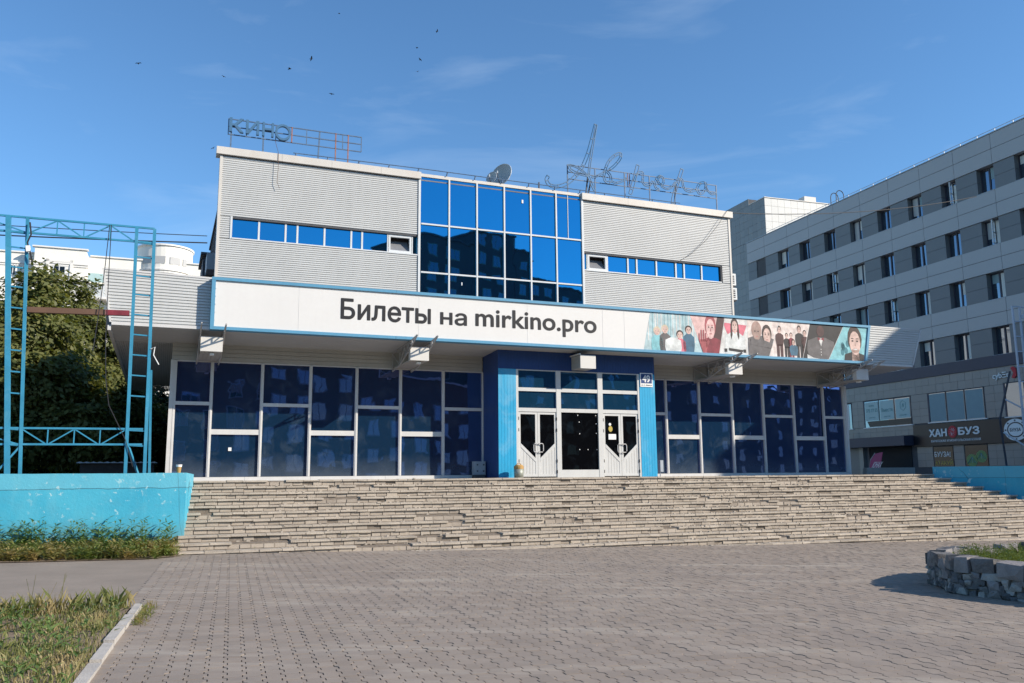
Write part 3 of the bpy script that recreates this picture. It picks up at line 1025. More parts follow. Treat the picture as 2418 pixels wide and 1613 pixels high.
def wing(u0t, u0b, u1, zt0, zt1, zb, right=False):
    """ribbed wing of the canopy front; slanted outer end"""
    mb = MB()
    pitch = 0.0885
    k = int(round((zt0 - zb) / pitch))
    n = 2.03
    for i in range(k):
        f0, f1 = i / k, (i + 1) / k
        fg = f0 + (f1 - f0) * 0.24
        def row(f, nn):
            uo = u0b + (u0t - u0b) * f
            return [(uo, nn, zb + (zt0 - zb) * f), (u1, nn, zb + (zt1 - zb) * f)]
        A = row(f0, n - .03) + row(fg, n - .03)
        mb.add([A[0], A[1], A[3], A[2]], [(0, 1, 2, 3)])
        A = row(fg, n - .03) + row(fg + .004, n)
        mb.add([A[0], A[1], A[3], A[2]], [(0, 1, 2, 3)])
        A = row(fg + .004, n) + row(f1, n)
        mb.add([A[0], A[1], A[3], A[2]], [(0, 1, 2, 3)])
        A = row(f1, n) + row(f1, n - .03)
        mb.add([A[0], A[1], A[3], A[2]], [(0, 1, 2, 3)])
    mb.add([(u0b, n - .04, zb), (u1, n - .04, zb), (u1, n - .04, zt1), (u0t, n - .04, zt0), (u0b, n - .3, zb), (u1, n - .3, zb), (u1, n - .3, zt1), (u0t, n - .3, zt0)],
           [(0, 1, 2, 3), (7, 6, 5, 4), (0, 4, 5, 1), (1, 5, 6, 2), (2, 6, 7, 3), (3, 7, 4, 0)])
    w = part(can, 'wing', mb, 'siding')
    s = 1 if right else -1
    part(w, 'end_trim', MB().prism([(u0b, zb - .02), (u0b + s * .05, zb - .02), (u0t + s * .06, zt0 + .03), (u0t, zt0 + .03)], 'n', n - .3, n + .02), 'alu')
    part(w, 'base_trim', MB().box(min(u0b, u1), max(u0b, u1), n - .25, n + .015, zb - .09, zb - .004), 'alu')
    part(w, 'top_trim', MB().add([(u0t, n + .015, zt0), (u1, n + .015, zt1), (u1, n + .015, zt1 + .05), (u0t, n + .015, zt0 + .05), (u0t, n - .3, zt0 + .05), (u1, n - .3, zt1 + .05)], [(0, 1, 2, 3), (3, 2, 5, 4)]), 'alu')
wing(-12.42, -12.17, -9.6, 7.14, 7.08, 5.76)
wing(16.28, 15.74, 13.0, 7.10, 7.10, 5.74, True)

# ------------------------------------------------------------------ entrance portal
po = glazing('entrance_portal')
Pn = 1.4
def vplanks(u0, u1, n, z0, z1, w=0.1, back=0.1):
    mb = MB()
    k = max(1, round((u1 - u0) / w))
    for i in range(k):
        a, b = u0 + (u1 - u0) * i / k, u0 + (u1 - u0) * (i + 1) / k
        mb.box(a + .003, b - .003, n - back, n, z0, z1)
    mb.box(u0, u1, n - back - .01, n - .008, z0, z1)
    return mb
# continuous cladding: canopy shadow painted in as a dark header over lit pilasters
part(po, 'canopy_shadow_cladding', vplanks(-1.05, 4.66, Pn, 5.03, 5.625), 'navy')
part(po, 'pilaster', vplanks(-1.05, -0.44, Pn, 1.585, 5.028), 'cyan')
part(po, 'pilaster', vplanks(4.06, 4.66, Pn, 1.585, 5.028), 'cyan')
for u in (-1.05, 4.60):
    side = MB()
    for i in range(12):
        a, b = 0.02 + i * 0.115, 0.02 + (i + 1) * 0.115 - .004
        side.box(u - (0.002 if u < 0 else -0.002), u + 0.06, a, min(b, Pn - .003), 1.585, 5.62)
    part(po, 'shaded_side_cladding', side, 'navy')  # dark colour paints in the shade on the portal's sides
pbox(po, 'portal_ceiling', 'dark_in', -0.99, 4.6, 0.0, Pn - .12, 5.1, 5.14)
fr = MB()
for a, b in ((-0.44, -0.36), (0.97, 1.13), (2.48, 2.66), (3.99, 4.06)):
    fr.box(a, b, Pn - .12, Pn - .01, 1.60, 5.06)
part(po, 'portal_frame', fr, 'door_white')
for a, b in ((-0.36, 0.97), (1.13, 2.48), (2.66, 3.99)):
    for z0, z1, nm in ((5.0, 5.06, 'head'), (4.335, 4.45, 'transom'), (3.68, 3.80, 'transom')):
        pbox(po, nm, 'door_white', a, b, Pn - .12, Pn - .02, z0, z1)
    pane(po, a, b, Pn - .07, 4.44, 5.01, 'glass_teal')
    pane(po, a, b, Pn - .07, 3.79, 4.34, 'glass_teal')
pbox(po, 'bottom_rail', 'door_white', 1.13, 2.48, Pn - .12, Pn - .02, 1.60, 1.84)
mp_ = pane(po, 1.13, 2.48, Pn - .07, 1.83, 3.69, 'glass_black', 0.002, 'dark_pane')
for u, z in ((1.80, 3.38), (1.81, 3.0), (2.42, 3.33), (2.42, 3.02), (1.80, 2.49), (2.1, 2.49), (2.43, 2.49), (2.41, 3.6), (1.75, 3.6)):
    pbox(mp_, 'sticker', 'white_print', u - .012, u + .012, Pn - .07, Pn - .06, z - .016, z + .012)

def leaf(u0, u1, hinge_left):
    """door leaf: pale frame, dark glass ending in a slanted lower panel, pull handle"""
    n = Pn - .04
    z0, z1 = 1.63, 3.67
    d = bpy.data.objects.new('door', None)
    COL.objects.link(d)
    d.parent = po
    ORG[d.name] = ORG[cin.name]
    return d
def door(u0, u1, hinge_left):
    # the leaf's own mesh is its frame; the glass, panel and handle hang on it
    n = Pn - .04
    z0, z1 = 1.63, 3.67
    s = 0.075
    gl, gr = u0 + s, u1 - s
    zo, zi = (2.68, 2.21)
    mb = MB().box(u0, gl, n - .05, n, z0, z1).box(gr, u1, n - .05, n, z0, z1)
    mb.box(gl, gr, n - .05, n, 3.60, z1).box(gl, gr, n - .05, n, z0, 1.71)
    lz, rz = (zo, zi) if hinge_left else (zi, zo)
    mb.prism([(gl, lz - .12), (gr, rz - .12), (gr, rz), (gl, lz)], 'n', n - .045, n + .004)
    return n, gl, gr, lz, rz, mb
for u0, u1, hl in ((-0.36, 0.30, True), (0.31, 0.97, False), (2.66, 3.32, True), (3.33, 3.99, False)):
    n, gl, gr, lz, rz, mb = door(u0, u1, hl)
    d = part(po, 'door', mb, 'door_white')
    # sub-parts
    f = [(gl, n - .03, lz), (gr, n - .03, rz), (gr, n - .03, 3.60), (gl, n - .03, 3.60)]
    part(d, 'door_glass', MB().quad(*f), 'glass_black')
    k = 5
    for i in range(k):
        a, b = gl + (gr - gl) * i / k, gl + (gr - gl) * (i + 1) / k
        za, zb = lz - .12 + (rz - lz) * i / k, lz - .12 + (rz - lz) * (i + 1) / k
        part(d, 'door_board', MB().prism([(a + .004, 1.71), (b - .004, 1.71), (b - .004, zb), (a + .004, za)], 'n', n - .03, n - .008), 'door_white')
    hu = u1 - .03 if hl else u0 + .03
    s = -1 if hl else 1
    part(d, 'pull_handle', MB().tube([(hu, n, 2.41), (hu, n + .06, 2.40), (hu + s * .10, n + .06, 2.40), (hu + s * .13, n + .06, 2.44), (hu + s * .13, n + .06, 2.62), (hu + s * .10, n + .06, 2.67), (hu, n + .06, 2.67), (hu, n, 2.66)], 0.014, 6), 'alu')
    ex = u0 if hl else u1
    for z in (3.46, 3.1, 2.12, 1.78):
        part(d, 'hinge', MB().cyl((ex, n + .015), 0.02, z - .05, z + .05, 8), 'black')
    if abs(u0 - 2.66) < .01:
        part(d, 'round_sticker', disc(MB(), 2.93, 3.32, .045, .045, n - .03, n - .02), 'white_print')
        part(d, 'yellow_sticker', disc(MB(), 2.95, 3.17, .075, .095, n - .03, n - .022), 'yellow_print')
        part(d, 'paper_notice', MB().box(2.87, 3.15, n - .03, n - .021, 2.82, 3.0), 'white_print')

# ------------------------------------------------------------------ banner sign on the canopy front
sg = thing('banner_sign', 'long white cinema ticket banner in a blue frame across the canopy front', 'sign', 'F', (1.8, 2.1, 6.3))
Z0, Z1 = 5.655, 7.095
UL, UR0, UR1 = -9.74, 13.22, 13.52
pbx = MB().prism([(UL + .05, Z0 + .04), (UR0 - .05, Z0 + .04), (UR1 - .05, Z1 - .04), (UL + .05, Z1 - .04)], 'n', 2.03, 2.27)
part(sg, 'sign_board', pbx, 'sign_white')
cuts = [UL, -4.6, 0.3, 5.15, 9.6, UR0]
for i in range(5):
    a, b = cuts[i], cuts[i + 1] - 0.004
    b2 = b if i < 4 else UR1
    part(sg, 'frame_rail', MB().prism([(a, Z1 - .085), (b2 - (.02 if i == 4 else 0), Z1 - .085), (b2, Z1), (a, Z1)], 'n', 2.03, 2.32), 'blue_frame')
    part(sg, 'frame_rail', MB().box(a, b, 2.03, 2.32 + .006 * (i % 2), Z0 - .01, Z0 + .075), 'blue_frame')
pbox(sg, 'frame_stile', 'blue_frame', UL, UL + .10, 2.03, 2.315, Z0 + .076, Z1 - .086)
part(sg, 'frame_stile', MB().prism([(UR0 - .1 + .017, Z0 + .076), (UR0 + .017, Z0 + .076), (UR1 - .02, Z1 - .086), (UR1 - .12, Z1 - .086)], 'n', 2.03, 2.315), 'blue_frame')
for i in range(5):
    pbox(sg, 'banner_clip', 'white_frame', UL + .1, UL + .13, 2.27, 2.29, Z0 + .25 + i * .22, Z0 + .27 + i * .22)
# seams of the banner sheet
for u in (-7.4, -3.9, -0.4, 2.25, 3.05):
    pbox(sg, 'banner_seam', 'sign_white', u, u + .012, 2.27, 2.274, Z0 + .08, Z1 - .09)
# lettering
def letters(par, body, u0, u1, z0, z1, n, mat, bold=0.0, depth=.006, name='lettering', shear=0):
    ms = text_letters(body, u0, u1, z0, z1, n, depth, bold, shear)
    if (z1 - z0) < 0.2:
        m = MB()
        for q in ms:
            m.add(q.v, q.f)
        return part(par, name, m, mat, kind='stuff')
    for q in ms:
        part(par, 'letter', q, mat)
letters(sg, 'Билеты', -6.22, -3.53, 6.14, 6.76, 2.27, 'black', 0.018)
letters(sg, 'на', -3.24, -2.39, 6.155, 6.545, 2.27, 'black', 0.018)
letters(sg, 'mirkino.pro', -2.12, 2.03, 5.995, 6.75, 2.27, 'black', 0.018)

# seven printed posters; flat figures in generic poses
PTOP = [4.04, 5.59, 7.02, 7.93, 9.33, 10.70, 12.25, 13.40]
PBOT = [3.75, 6.06, 6.73, 7.94, 8.83, 10.30, 11.47, 13.10]
pz0, pz1 = Z0 + .078, Z1 - .088
def pl(name, col):
    if name not in MT:
        MT[name] = M(name, col, 0.5, 0.32, 4.5, spec=0.3)
    return name
pl('p_ice', (0.42, 0.56, 0.58)); pl('p_ice_dark', (0.24, 0.42, 0.46)); pl('p_red_pale', (0.70, 0.46, 0.43)); pl('p_red', (0.36, 0.09, 0.10))
pl('p_white', (0.64, 0.63, 0.60)); pl('p_rose', (0.66, 0.17, 0.22)); pl('p_grey', (0.13, 0.12, 0.12)); pl('p_cream', (0.72, 0.62, 0.57))
pl('p_dark', (0.028, 0.026, 0.028)); pl('p_brown', (0.075, 0.035, 0.035)); pl('p_teal', (0.22, 0.50, 0.54)); pl('p_skin', (0.62, 0.44, 0.38))
pl('p_skin2', (0.36, 0.25, 0.21)); pl('p_hair', (0.05, 0.032, 0.027)); pl('p_shirt', (0.66, 0.68, 0.66)); pl('p_blue', (0.05, 0.13, 0.2)); pl('p_blond', (0.6, 0.52, 0.38))
pl('p_shadow', (0.38, 0.25, 0.21)); pl('p_wine', (0.22, 0.035, 0.05)); pl('p_teal_dark', (0.05, 0.2, 0.24)); pl('p_lip', (0.40, 0.17, 0.16))
bgs = ['p_ice', 'p_red_pale', 'p_white', 'p_cream', 'p_cream', 'p_dark', 'p_teal']
posters = []
H_ = pz1 - pz0
def clip_poly(poly, i):
    """keep a figure inside its slanted poster panel"""
    def edge(poly, f):
        res = []
        for a, b in zip(poly, poly[1:] + poly[:1]):
            fa, fb = f(a), f(b)
            if fa >= 0:
                res.append(a)
            if fa * fb < 0:
                t_ = fa / (fa - fb)
                res.append((a[0] + (b[0] - a[0]) * t_, a[1] + (b[1] - a[1]) * t_))
        return res
    lb, lt, rb, rt_ = PBOT[i] + .012, PTOP[i] + .012, PBOT[i + 1] - .012, PTOP[i + 1] - .012
    poly = edge(poly, lambda p: p[1] - pz0)
    poly = edge(poly, lambda p: pz1 - p[1]) if poly else poly
    poly = edge(poly, lambda p: p[0] - (lb + (lt - lb) * (p[1] - pz0) / H_)) if poly else poly
    poly = edge(poly, lambda p: (rb + (rt_ - rb) * (p[1] - pz0) / H_) - p[0]) if poly else poly
    return poly
def fig(i, layer, poly, mat, name='print'):
    """poly in panel units: x 0..1 along the mid width, y 0..1 up"""
    ml, mr = (PBOT[i] + PTOP[i]) / 2, (PBOT[i + 1] + PTOP[i + 1]) / 2
    pts = [(ml + (mr - ml) * x, pz0 + H_ * y) for x, y in poly]
    pts = clip_poly(pts, i)
    if len(pts) >= 3:
        part(posters[i], name, MB().prism(pts, 'n', 2.2745 + .0012 * layer, 2.2750 + .0012 * layer), mat)
def ell(cx_, cy_, rx, ry, k=14, a0=0, a1=2 * pi):
    return [(cx_ + rx * cos(a0 + (a1 - a0) * j / k), cy_ + ry * sin(a0 + (a1 - a0) * j / k)) for j in range(k + (0 if a1 - a0 > 6.2 else 1))]
for i in range(7):
    po_ = part(sg, 'poster', MB().prism([(PBOT[i] + .01, pz0), (PBOT[i + 1] - .01, pz0), (PTOP[i + 1] - .01, pz1), (PTOP[i] + .01, pz1)], 'n', 2.269, 2.2735), bgs[i],
               label=['pale icy forest poster with a group of figures', 'red tinted poster of a man raising his hand', 'white poster of a long haired woman in a white shirt',
                      'grey poster of two embracing men', 'cream poster of several men in dark clothes', 'black poster of a dark suit with a red bow tie', 'teal poster of a smiling man'][i])
    posters.append(po_)
def head(i, ly, x, y, rx, ry, skin, hair, long=False):
    fig(i, ly, ell(x, y + ry * .22, rx * 1.12, ry * 1.05), hair)
    if long:
        for s in (-1, 1):
            fig(i, ly, [(x + s * rx * .75, y + ry * .4), (x + s * rx * 1.18, y + ry * .3), (x + s * rx * 1.35, y - ry * 1.6), (x + s * rx * 1.1, y - ry * 2.2), (x + s * rx * .7, y - ry * 1.4)], hair)
        fig(i, ly, [(x - rx * .3, y - ry * .7), (x + rx * .3, y - ry * .7), (x + rx * .35, y - ry * 1.2), (x - rx * .35, y - ry * 1.2)], skin)
    fig(i, ly + 1, ell(x, y - ry * .08, rx * .86, ry * .92), skin)
    for s in (-1, 1):
        fig(i, ly + 2, ell(x + s * rx * .36, y + ry * .08, rx * .17, ry * .07, 8), 'p_hair')
        fig(i, ly + 2, [(x + s * rx * .18, y + ry * .22), (x + s * rx * .6, y + ry * .24), (x + s * rx * .6, y + ry * .3), (x + s * rx * .18, y + ry * .29)], hair)
    fig(i, ly + 2, [(x - rx * .1, y - ry * .3), (x + rx * .12, y - ry * .3), (x + rx * .03, y + ry * .05)], 'p_shadow' if skin == 'p_skin' else hair)
    fig(i, ly + 2, ell(x, y - ry * .52, rx * .3, ry * .06, 8), 'p_lip')
def torso(i, ly, x, y, w, h, mat):
    fig(i, ly, [(x - w * .16, y), (x + w * .16, y), (x + w * .46, y - h * .14), (x + w * .5, y - h * .5), (x + w * .38, y - h), (x - w * .38, y - h), (x - w * .5, y - h * .5), (x - w * .46, y - h * .14)], mat)
# 1 frosty wood
rp_ = random.Random(3)
for j in range(16):
    x = 0.03 + j * .062 + rp_.uniform(-.02, .02)
    fig(0, 1, [(x, .25), (x + rp_.uniform(.01, .03), .25), (x + .02, 1.02), (x + .004, 1.02)], rp_.choice(['p_ice_dark', 'p_white']))
for x, y, c, hcol in ((.20, .50, 'p_teal', 'p_blond'), (.36, .56, 'p_grey', 'p_blond'), (.66, .44, 'p_rose', 'p_hair'), (.84, .58, 'p_blue', 'p_hair')):
    torso(0, 2, x, y - .09, .24, .6, c)
    head(0, 3, x, y, .065, .105, 'p_skin', hcol)
torso(0, 6, .52, .36, .34, .5, 'p_shirt')
# 2 raised hand
fig(1, 1, [(.62, 0), (1.1, 0), (1.1, 1.0), (.84, 1.0), (.66, .45)], 'p_brown')
torso(1, 2, .60, .42, .95, .7, 'p_wine')
head(1, 3, .55, .68, .19, .30, 'p_red_pale', 'p_red')
fig(1, 6, [(.08, .0), (.36, .0), (.42, .2), (.36, .36), (.14, .36), (.06, .2)], 'p_red')
for j, (fx, hh) in enumerate(((.08, .52), (.165, .62), (.25, .62), (.33, .54))):
    fig(1, 6, [(fx, .3), (fx + .055, .3), (fx + .05, hh), (fx + .01, hh)], 'p_red')
fig(1, 6, [(.36, .12), (.5, .3), (.46, .36), (.36, .25)], 'p_red')
# 3 woman in white
fig(2, 1, [(.05, .86), (.98, .82), (.82, .52), (.2, .56)], 'p_rose')
torso(2, 2, .5, .62, .82, .95, 'p_shirt')
head(2, 3, .5, .78, .13, .17, 'p_skin', 'p_hair', True)
fig(2, 7, [(.24, .10), (.78, .06), (.80, .13), (.24, .17)], 'p_dark')
for x in (.12, .86):
    fig(2, 7, [(x - .05, .06), (x + .05, .06), (x + .05, .15), (x - .05, .15)], 'p_dark')
# 4 two men
torso(3, 1, .5, .56, 1.3, .8, 'p_grey')
head(3, 2, .34, .66, .17, .24, 'p_skin2', 'p_shadow')
torso(3, 5, .3, .42, .8, .5, 'p_grey')
head(3, 6, .72, .58, .16, .24, 'p_skin', 'p_hair')
fig(3, 9, [(.1, .30), (.9, .22), (.92, .36), (.6, .44), (.1, .46)], 'p_grey')
# 5 group
for x, y, s, c in ((.16, .76, 1.0, 'p_brown'), (.38, .60, .75, 'p_dark'), (.52, .62, .75, 'p_wine'), (.78, .80, 1.05, 'p_dark'), (.95, .7, .9, 'p_brown')):
    torso(4, 1, x, y - .09 * s, .26 * s, .36 * s, c)
    for sx in (-.055, .055):
        fig(4, 1, [(x + (sx - .04) * s, 0), (x + (sx + .04) * s, 0), (x + (sx + .05) * s, y - .4 * s), (x + (sx - .05) * s, y - .4 * s)], c)
    head(4, 2, x, y, .055 * s, .095 * s, 'p_skin', 'p_hair')
torso(4, 6, .58, .36, .26, .3, 'p_blue')
head(4, 7, .58, .42, .05, .08, 'p_skin', 'p_hair')
# 6 plain dark suit
torso(5, 1, .48, .62, .95, .75, 'p_grey')
fig(5, 2, [(.40, .60), (.56, .60), (.48, .36)], 'p_white')
fig(5, 3, [(.38, .63), (.48, .58), (.58, .63), (.58, .53), (.48, .57), (.38, .53)], 'p_wine')
fig(5, 2, ell(.48, .80, .13, .16), 'p_brown')
for y in (.28, .2, .12):
    fig(5, 3, ell(.47, y, .014, .018, 8), 'p_white')
fig(5, 4, [(.0, .12), (.2, .03), (.5, -.01), (.8, .02), (.8, -.02), (.0, -.02)], 'p_white')
# 7 portrait
for j in range(6):
    fig(6, 1, ell(rp_.uniform(.1, .5), rp_.uniform(0, .7), .06, .1), 'p_teal_dark')
torso(6, 2, .60, .25, .72, .5, 'p_dark')
fig(6, 2, [(.5, .0), (.76, .0), (.74, .3), (.52, .3)], 'p_skin')
head(6, 3, .63, .55, .215, .38, 'p_skin', 'p_hair')
fig(6, 7, ell(.63, .30, .13, .06), 'p_shadow')
fig(6, 8, ell(.63, .34, .075, .022), 'p_white')

# ------------------------------------------------------------------ lattice brackets with light boxes under the canopy
def bracket(u, first):
    lbl = {0: 'lattice bracket with white box at the left corner of the canopy', 1: 'rusty lattice bracket with white box left of the entrance portal',
           2: 'lattice bracket with white box right of the house number', 3: 'shaded lattice bracket with box below the right end of the banner'}[first]
    t_ = thing('canopy_bracket', lbl, 'bracket', 'F', (u, 1.2, 5.3), 'lattice brackets under the canopy')
    for du in (0.0, 0.61):
        x = u + du
        tr = MB()
        B0, B1, T0, TP = (x, .04, 4.97), (x, .95, 5.05), (x, .04, 5.53), (x, 2.93, 5.70)
        Bm = (x, 2.0, 5.36)
        w = .034
        tr.bar(T0, (x, 2.0, 5.60), w).bar((x, 2.0, 5.60), TP, w).bar(B0, B1, w).bar(B1, Bm, w).bar(Bm, TP, w).bar(B0, T0, w)
        tr.bar(T0, B1, w * .7).bar(B1, (x, .95, 5.56), w * .7).bar(B1, (x, 1.55, 5.58), w * .7).bar((x, 1.55, 5.58), (x, 1.55, 5.22), w * .7)
        tr.bar((x, 1.55, 5.22), (x, 2.0, 5.60), w * .7).bar((x, 2.35, 5.49), (x, 2.35, 5.63), w * .7).bar((x, 2.35, 5.49), (x, 2.7, 5.67), w * .7).bar((x, 2.0, 5.60), (x, 2.35, 5.49), w * .7)
        part(t_, 'truss', tr, 'lattice')
    pbox(t_, 'light_box', 'box_white', u + .02, u + .59, 1.9, 2.1, 5.07, 5.47)
    bx = MB()
    for i in range(5):
        bx.box(u + .03 + i * .11, u + .03 + (i + 1) * .11 - .006, 0.05, 1.895, 5.055, 5.09)
    part(t_, 'box_floor', bx, 'plank')
    pbox(t_, 'flood_lamp', 'white_print', u + .28, u + .39, 1.78, 1.94, 4.99, 5.045)
    return t_
for i, u in enumerate((-9.97, -4.12, 7.19, 12.86)):
    bracket(u, i)
t_ = thing('light_box', 'pale light box hanging under the canopy over the entrance doors', 'box', 'F', (1.78, 2, 5.3))
pbox(t_, 'front_panel', 'box_white', 1.51, 2.06, 2.06, 2.1, 5.05, 5.48)
for k in range(4):
    z = 5.06 + k * .105
    pbox(t_, 'side_board', 'plank', 1.52, 2.05, Pn + .02, 2.055, z, z + .1)
pbox(t_, 'mount_rail', 'alu', 1.47, 1.53, Pn + .005, 2.1, 5.49, 5.53)

# ------------------------------------------------------------------ small things by the doors
t_ = thing('house_number_plate', 'white rimmed house number plate reading 49 on the blue pilaster', 'sign', 'F', (4.33, 1.41, 4.84))
pbox(t_, 'plate', 'white_print', 4.09, 4.57, 1.403, 1.42, 4.60, 5.07)
pbox(t_, 'number_field', 'navy', 4.12, 4.54, 1.42, 1.424, 4.72, 5.04)
letters(t_, '49', 4.17, 4.47, 4.75, 5.0, 1.424, 'white_print', 0.03, .004)
letters(t_, 'ул. К. Маркса', 4.13, 4.53, 4.63, 4.68, 1.42, 'black', 0.01, .003)
t_ = thing('litter_bin', 'small round litter bin with yellow lid beside the left entrance door', 'bin', 'F', (-.52, 1.75, 1.6))
part(t_, 'bin_body', MB().cyl((-.52, 1.75), .14, 1.60, 1.87, 18, .15), 'bin_grey', smooth=True)
part(t_, 'bin_lid', MB().cyl((-.52, 1.75), .155, 1.872, 1.95, 18, .15).cyl((-.52, 1.75), .15, 1.951, 2.0, 18, .10), 'bin_yellow')
part(t_, 'lid_handle', MB().tube([(-.6, 1.75, 1.99), (-.56, 1.75, 2.04), (-.48, 1.75, 2.04), (-.44, 1.75, 1.99)], .012), 'bin_yellow')
t_ = thing('junction_box', 'grey metal cabinet standing against the dark side of the portal', 'cabinet', 'F', (-1.3, .3, 1.7))
pbox(t_, 'cabinet_body', 'metal_grey', -1.48, -1.10, .12, .36, 1.70, 2.13)
pbox(t_, 'cabinet_door', 'metal_grey', -1.46, -1.12, .363, .38, 1.72, 2.11)
for du, z in ((-1.41, 2.0), (-1.20, 2.0), (-1.41, 1.8), (-1.20, 1.8)):
    pbox(t_, 'latch', 'joint', du, du + .05, .381, .39, z, z + .045)
pbox(t_, 'plinth', 'joint', -1.47, -1.11, .12, .34, 1.586, 1.70)
t_ = thing('post_box', 'narrow grey metal box on a post right of the portal', 'box', 'F', (5.45, .32, 1.7))
pbox(t_, 'box_body', 'metal_grey', 5.42, 5.54, .22, .36, 1.76, 2.16)
part(t_, 'post', MB().cyl((5.44, .3), .018, 1.586, 2.1, 8), 'metal_grey')
t_ = thing('paper_cup', 'tan paper cup left standing on the end of the turquoise wall', 'cup', 'F', (-10.38, 4.72, 1.79))
part(t_, 'cup_body', MB().cyl((-10.38, 4.72), .042, 1.79, 1.93, 14, .055), 'bin_yellow')
part(t_, 'cup_rim', MB().cyl((-10.38, 4.72), .06, 1.931, 1.985, 14, .07), 'white_print')

# ------------------------------------------------------------------ rooftop
ks = thing('rooftop_sign', 'faded blue block letters on a steel frame at the left of the roof', 'sign', 'F', (-7.3, -.5, 11.7))
n = -.5
for i, ch in enumerate('КИНО'):
    a = (-9.33, -8.83, -8.33, -7.88)[i]
    b = (-8.90, -8.43, -7.98, -7.46)[i]
    z0, z1 = (12.40, 12.86)
    if ch == 'О':
        k = 28
        o_ = [(-7.69 + .25 * cos(2 * pi * j / k), 12.60 + .27 * sin(2 * pi * j / k)) for j in range(k)]
        i_ = [(-7.69 + .18 * cos(2 * pi * j / k), 12.60 + .20 * sin(2 * pi * j / k)) for j in range(k)]
        mb = MB()
        for j in range(k):
            j2 = (j + 1) % k
            mb.prism([o_[j], o_[j2], i_[j2], i_[j]], 'n', n, n + .1)
    else:
        mb = text_letters(ch, a, b, z0, z1, n, .1, 0.012)
        m0 = MB()
        for q in mb:
            m0.add(q.v, q.f)
        mb = m0
    part(ks, 'letter', mb, 'roof_blue')
for z in (12.34, 12.60, 12.85):
    part(ks, 'rail', MB().bar((-9.36, n - .03, z), (-5.14, n - .03, z - (.0 if z > 12.4 else .0)), .03), 'roof_steel')
for u in (-9.26, -8.28, -6.56):
    part(ks, 'post', MB().bar((u, n - .05, 11.46), (u + (.05 if u > -7 else 0), n - .05, 12.86), .045), 'roof_steel')
for u in (-9.35, -8.8, -7.9, -6.93, -5.76, -5.14):
    part(ks, 'upright', MB().bar((u, n - .03, 12.34), (u, n - .03, 12.86), .026), 'roof_steel')
for u in (-7.40, -5.99, -5.58):
    part(ks, 'rusty_post', MB().bar((u, n - .02, 11.46 if u > -7 else 12.34), (u, n - .02, 12.86), .035), 'rust')
part(ks, 'hanging_cable', MB().tube([(-7.93, n + .1, 12.3), (-7.9, -.1, 11.95), (-7.87, .1, 11.7), (-7.86, .11, 11.2), (-7.88, .10, 10.75), (-7.80, .10, 10.55)], .007, 5), 'brown_beam')

vs_ = thing('script_sign', 'thin outlined script lettering on a lattice frame at the right of the roof', 'sign', 'F', (5.8, -.5, 11.7))
def zq(x, y):
    """tracing of the lettering, measured on its own plane behind the roof edge"""
    px, py = 1240 + x / 4.702, 270 + y / 4.702
    u2, n2 = -.5, 0
    d = _fw + _r * ((px - 1209) / 2023.6) - _u * ((py - 806.5) / 2023.6)
    N_ = Vector((sin(FA), -cos(FA), 0))
    U_ = Vector((cos(FA), sin(FA), 0))
    o_ = Vector(FO) + N_ * u2
    t__ = ((o_ - Vector((0, 0, EYE))).dot(N_)) / d.dot(N_)
    P_ = Vector((0, 0, EYE)) + d * t__
    return ((P_ - Vector(FO)).dot(U_), P_.z)
def smooth_path(pts, k=4):
    P_ = [Vector((p[0], p[1])) for p in pts]
    res = []
    for i in range(len(P_) - 1):
        a, b, c, d = P_[max(i - 1, 0)], P_[i], P_[i + 1], P_[min(i + 2, len(P_) - 1)]
        for j in range(k):
            t = j / k
            res.append(0.5 * ((2 * b) + (c - a) * t + (2 * a - 5 * b + 4 * c - d) * t * t + (3 * b - a - 3 * c + d) * t ** 3))
    res.append(P_[-1])
    return res
def stroke(mb, pts, w=.085, r=.019):
    w *= 1.15
    """channel letter stroke: two parallel tubes with rungs"""
    P_ = smooth_path([zq(*p) for p in pts])
    A, B = [], []
    for i, p in enumerate(P_):
        d = (P_[min(i + 1, len(P_) - 1)] - P_[max(i - 1, 0)])
        d = d.normalized() if d.length > 1e-6 else Vector((1, 0))
        q = Vector((-d.y, d.x)) * w / 2
        A.append((p.x + q.x, -.45, p.y + q.y))
        B.append((p.x - q.x, -.45, p.y - q.y))
    mb.tube(A, r, 5)
    mb.tube(B, r, 5)
    for i in list(range(0, len(P_), 5)) + [len(P_) - 1]:
        mb.bar(A[i], B[i], r * 1.6)
    return mb
L_A = MB()
stroke(L_A, [(250, 690), (232, 730), (255, 780), (310, 805), (380, 800), (460, 770), (540, 705), (610, 620), (660, 520), (700, 410), (735, 280), (775, 120)], .10)
stroke(L_A, [(785, 125), (765, 230), (735, 420), (712, 560), (700, 680)], .06)
stroke(L_A, [(482, 570), (492, 610), (540, 645), (620, 670), (690, 690), (715, 740), (740, 800), (765, 850)], .07)
stroke(L_A, [(482, 568), (540, 580), (600, 610), (650, 650), (690, 690)], .05)
stroke(L_A, [(735, 705), (790, 690), (850, 660), (875, 640)], .05)
part(vs_, 'letter', L_A, 'roof_blue')
L_V = MB()
stroke(L_V, [(868, 690), (885, 610), (910, 550), (950, 495), (1000, 455), (1045, 440), (1058, 460), (1040, 510), (985, 575), (930, 620)], .07)
stroke(L_V, [(868, 690), (880, 740), (915, 762), (945, 735), (935, 680), (905, 645)], .07)
stroke(L_V, [(950, 745), (1000, 765), (1060, 750), (1120, 712)], .05)
part(vs_, 'letter', L_V, 'roof_blue')
L_R = MB()
stroke(L_R, [(1245, 570), (1225, 650), (1195, 770), (1160, 890)], .11)
stroke(L_R, [(1205, 740), (1235, 670), (1280, 645), (1303, 670), (1298, 740), (1318, 785), (1370, 795), (1410, 750)], .06)
part(vs_, 'letter', L_R, 'roof_blue')
L_O = MB()
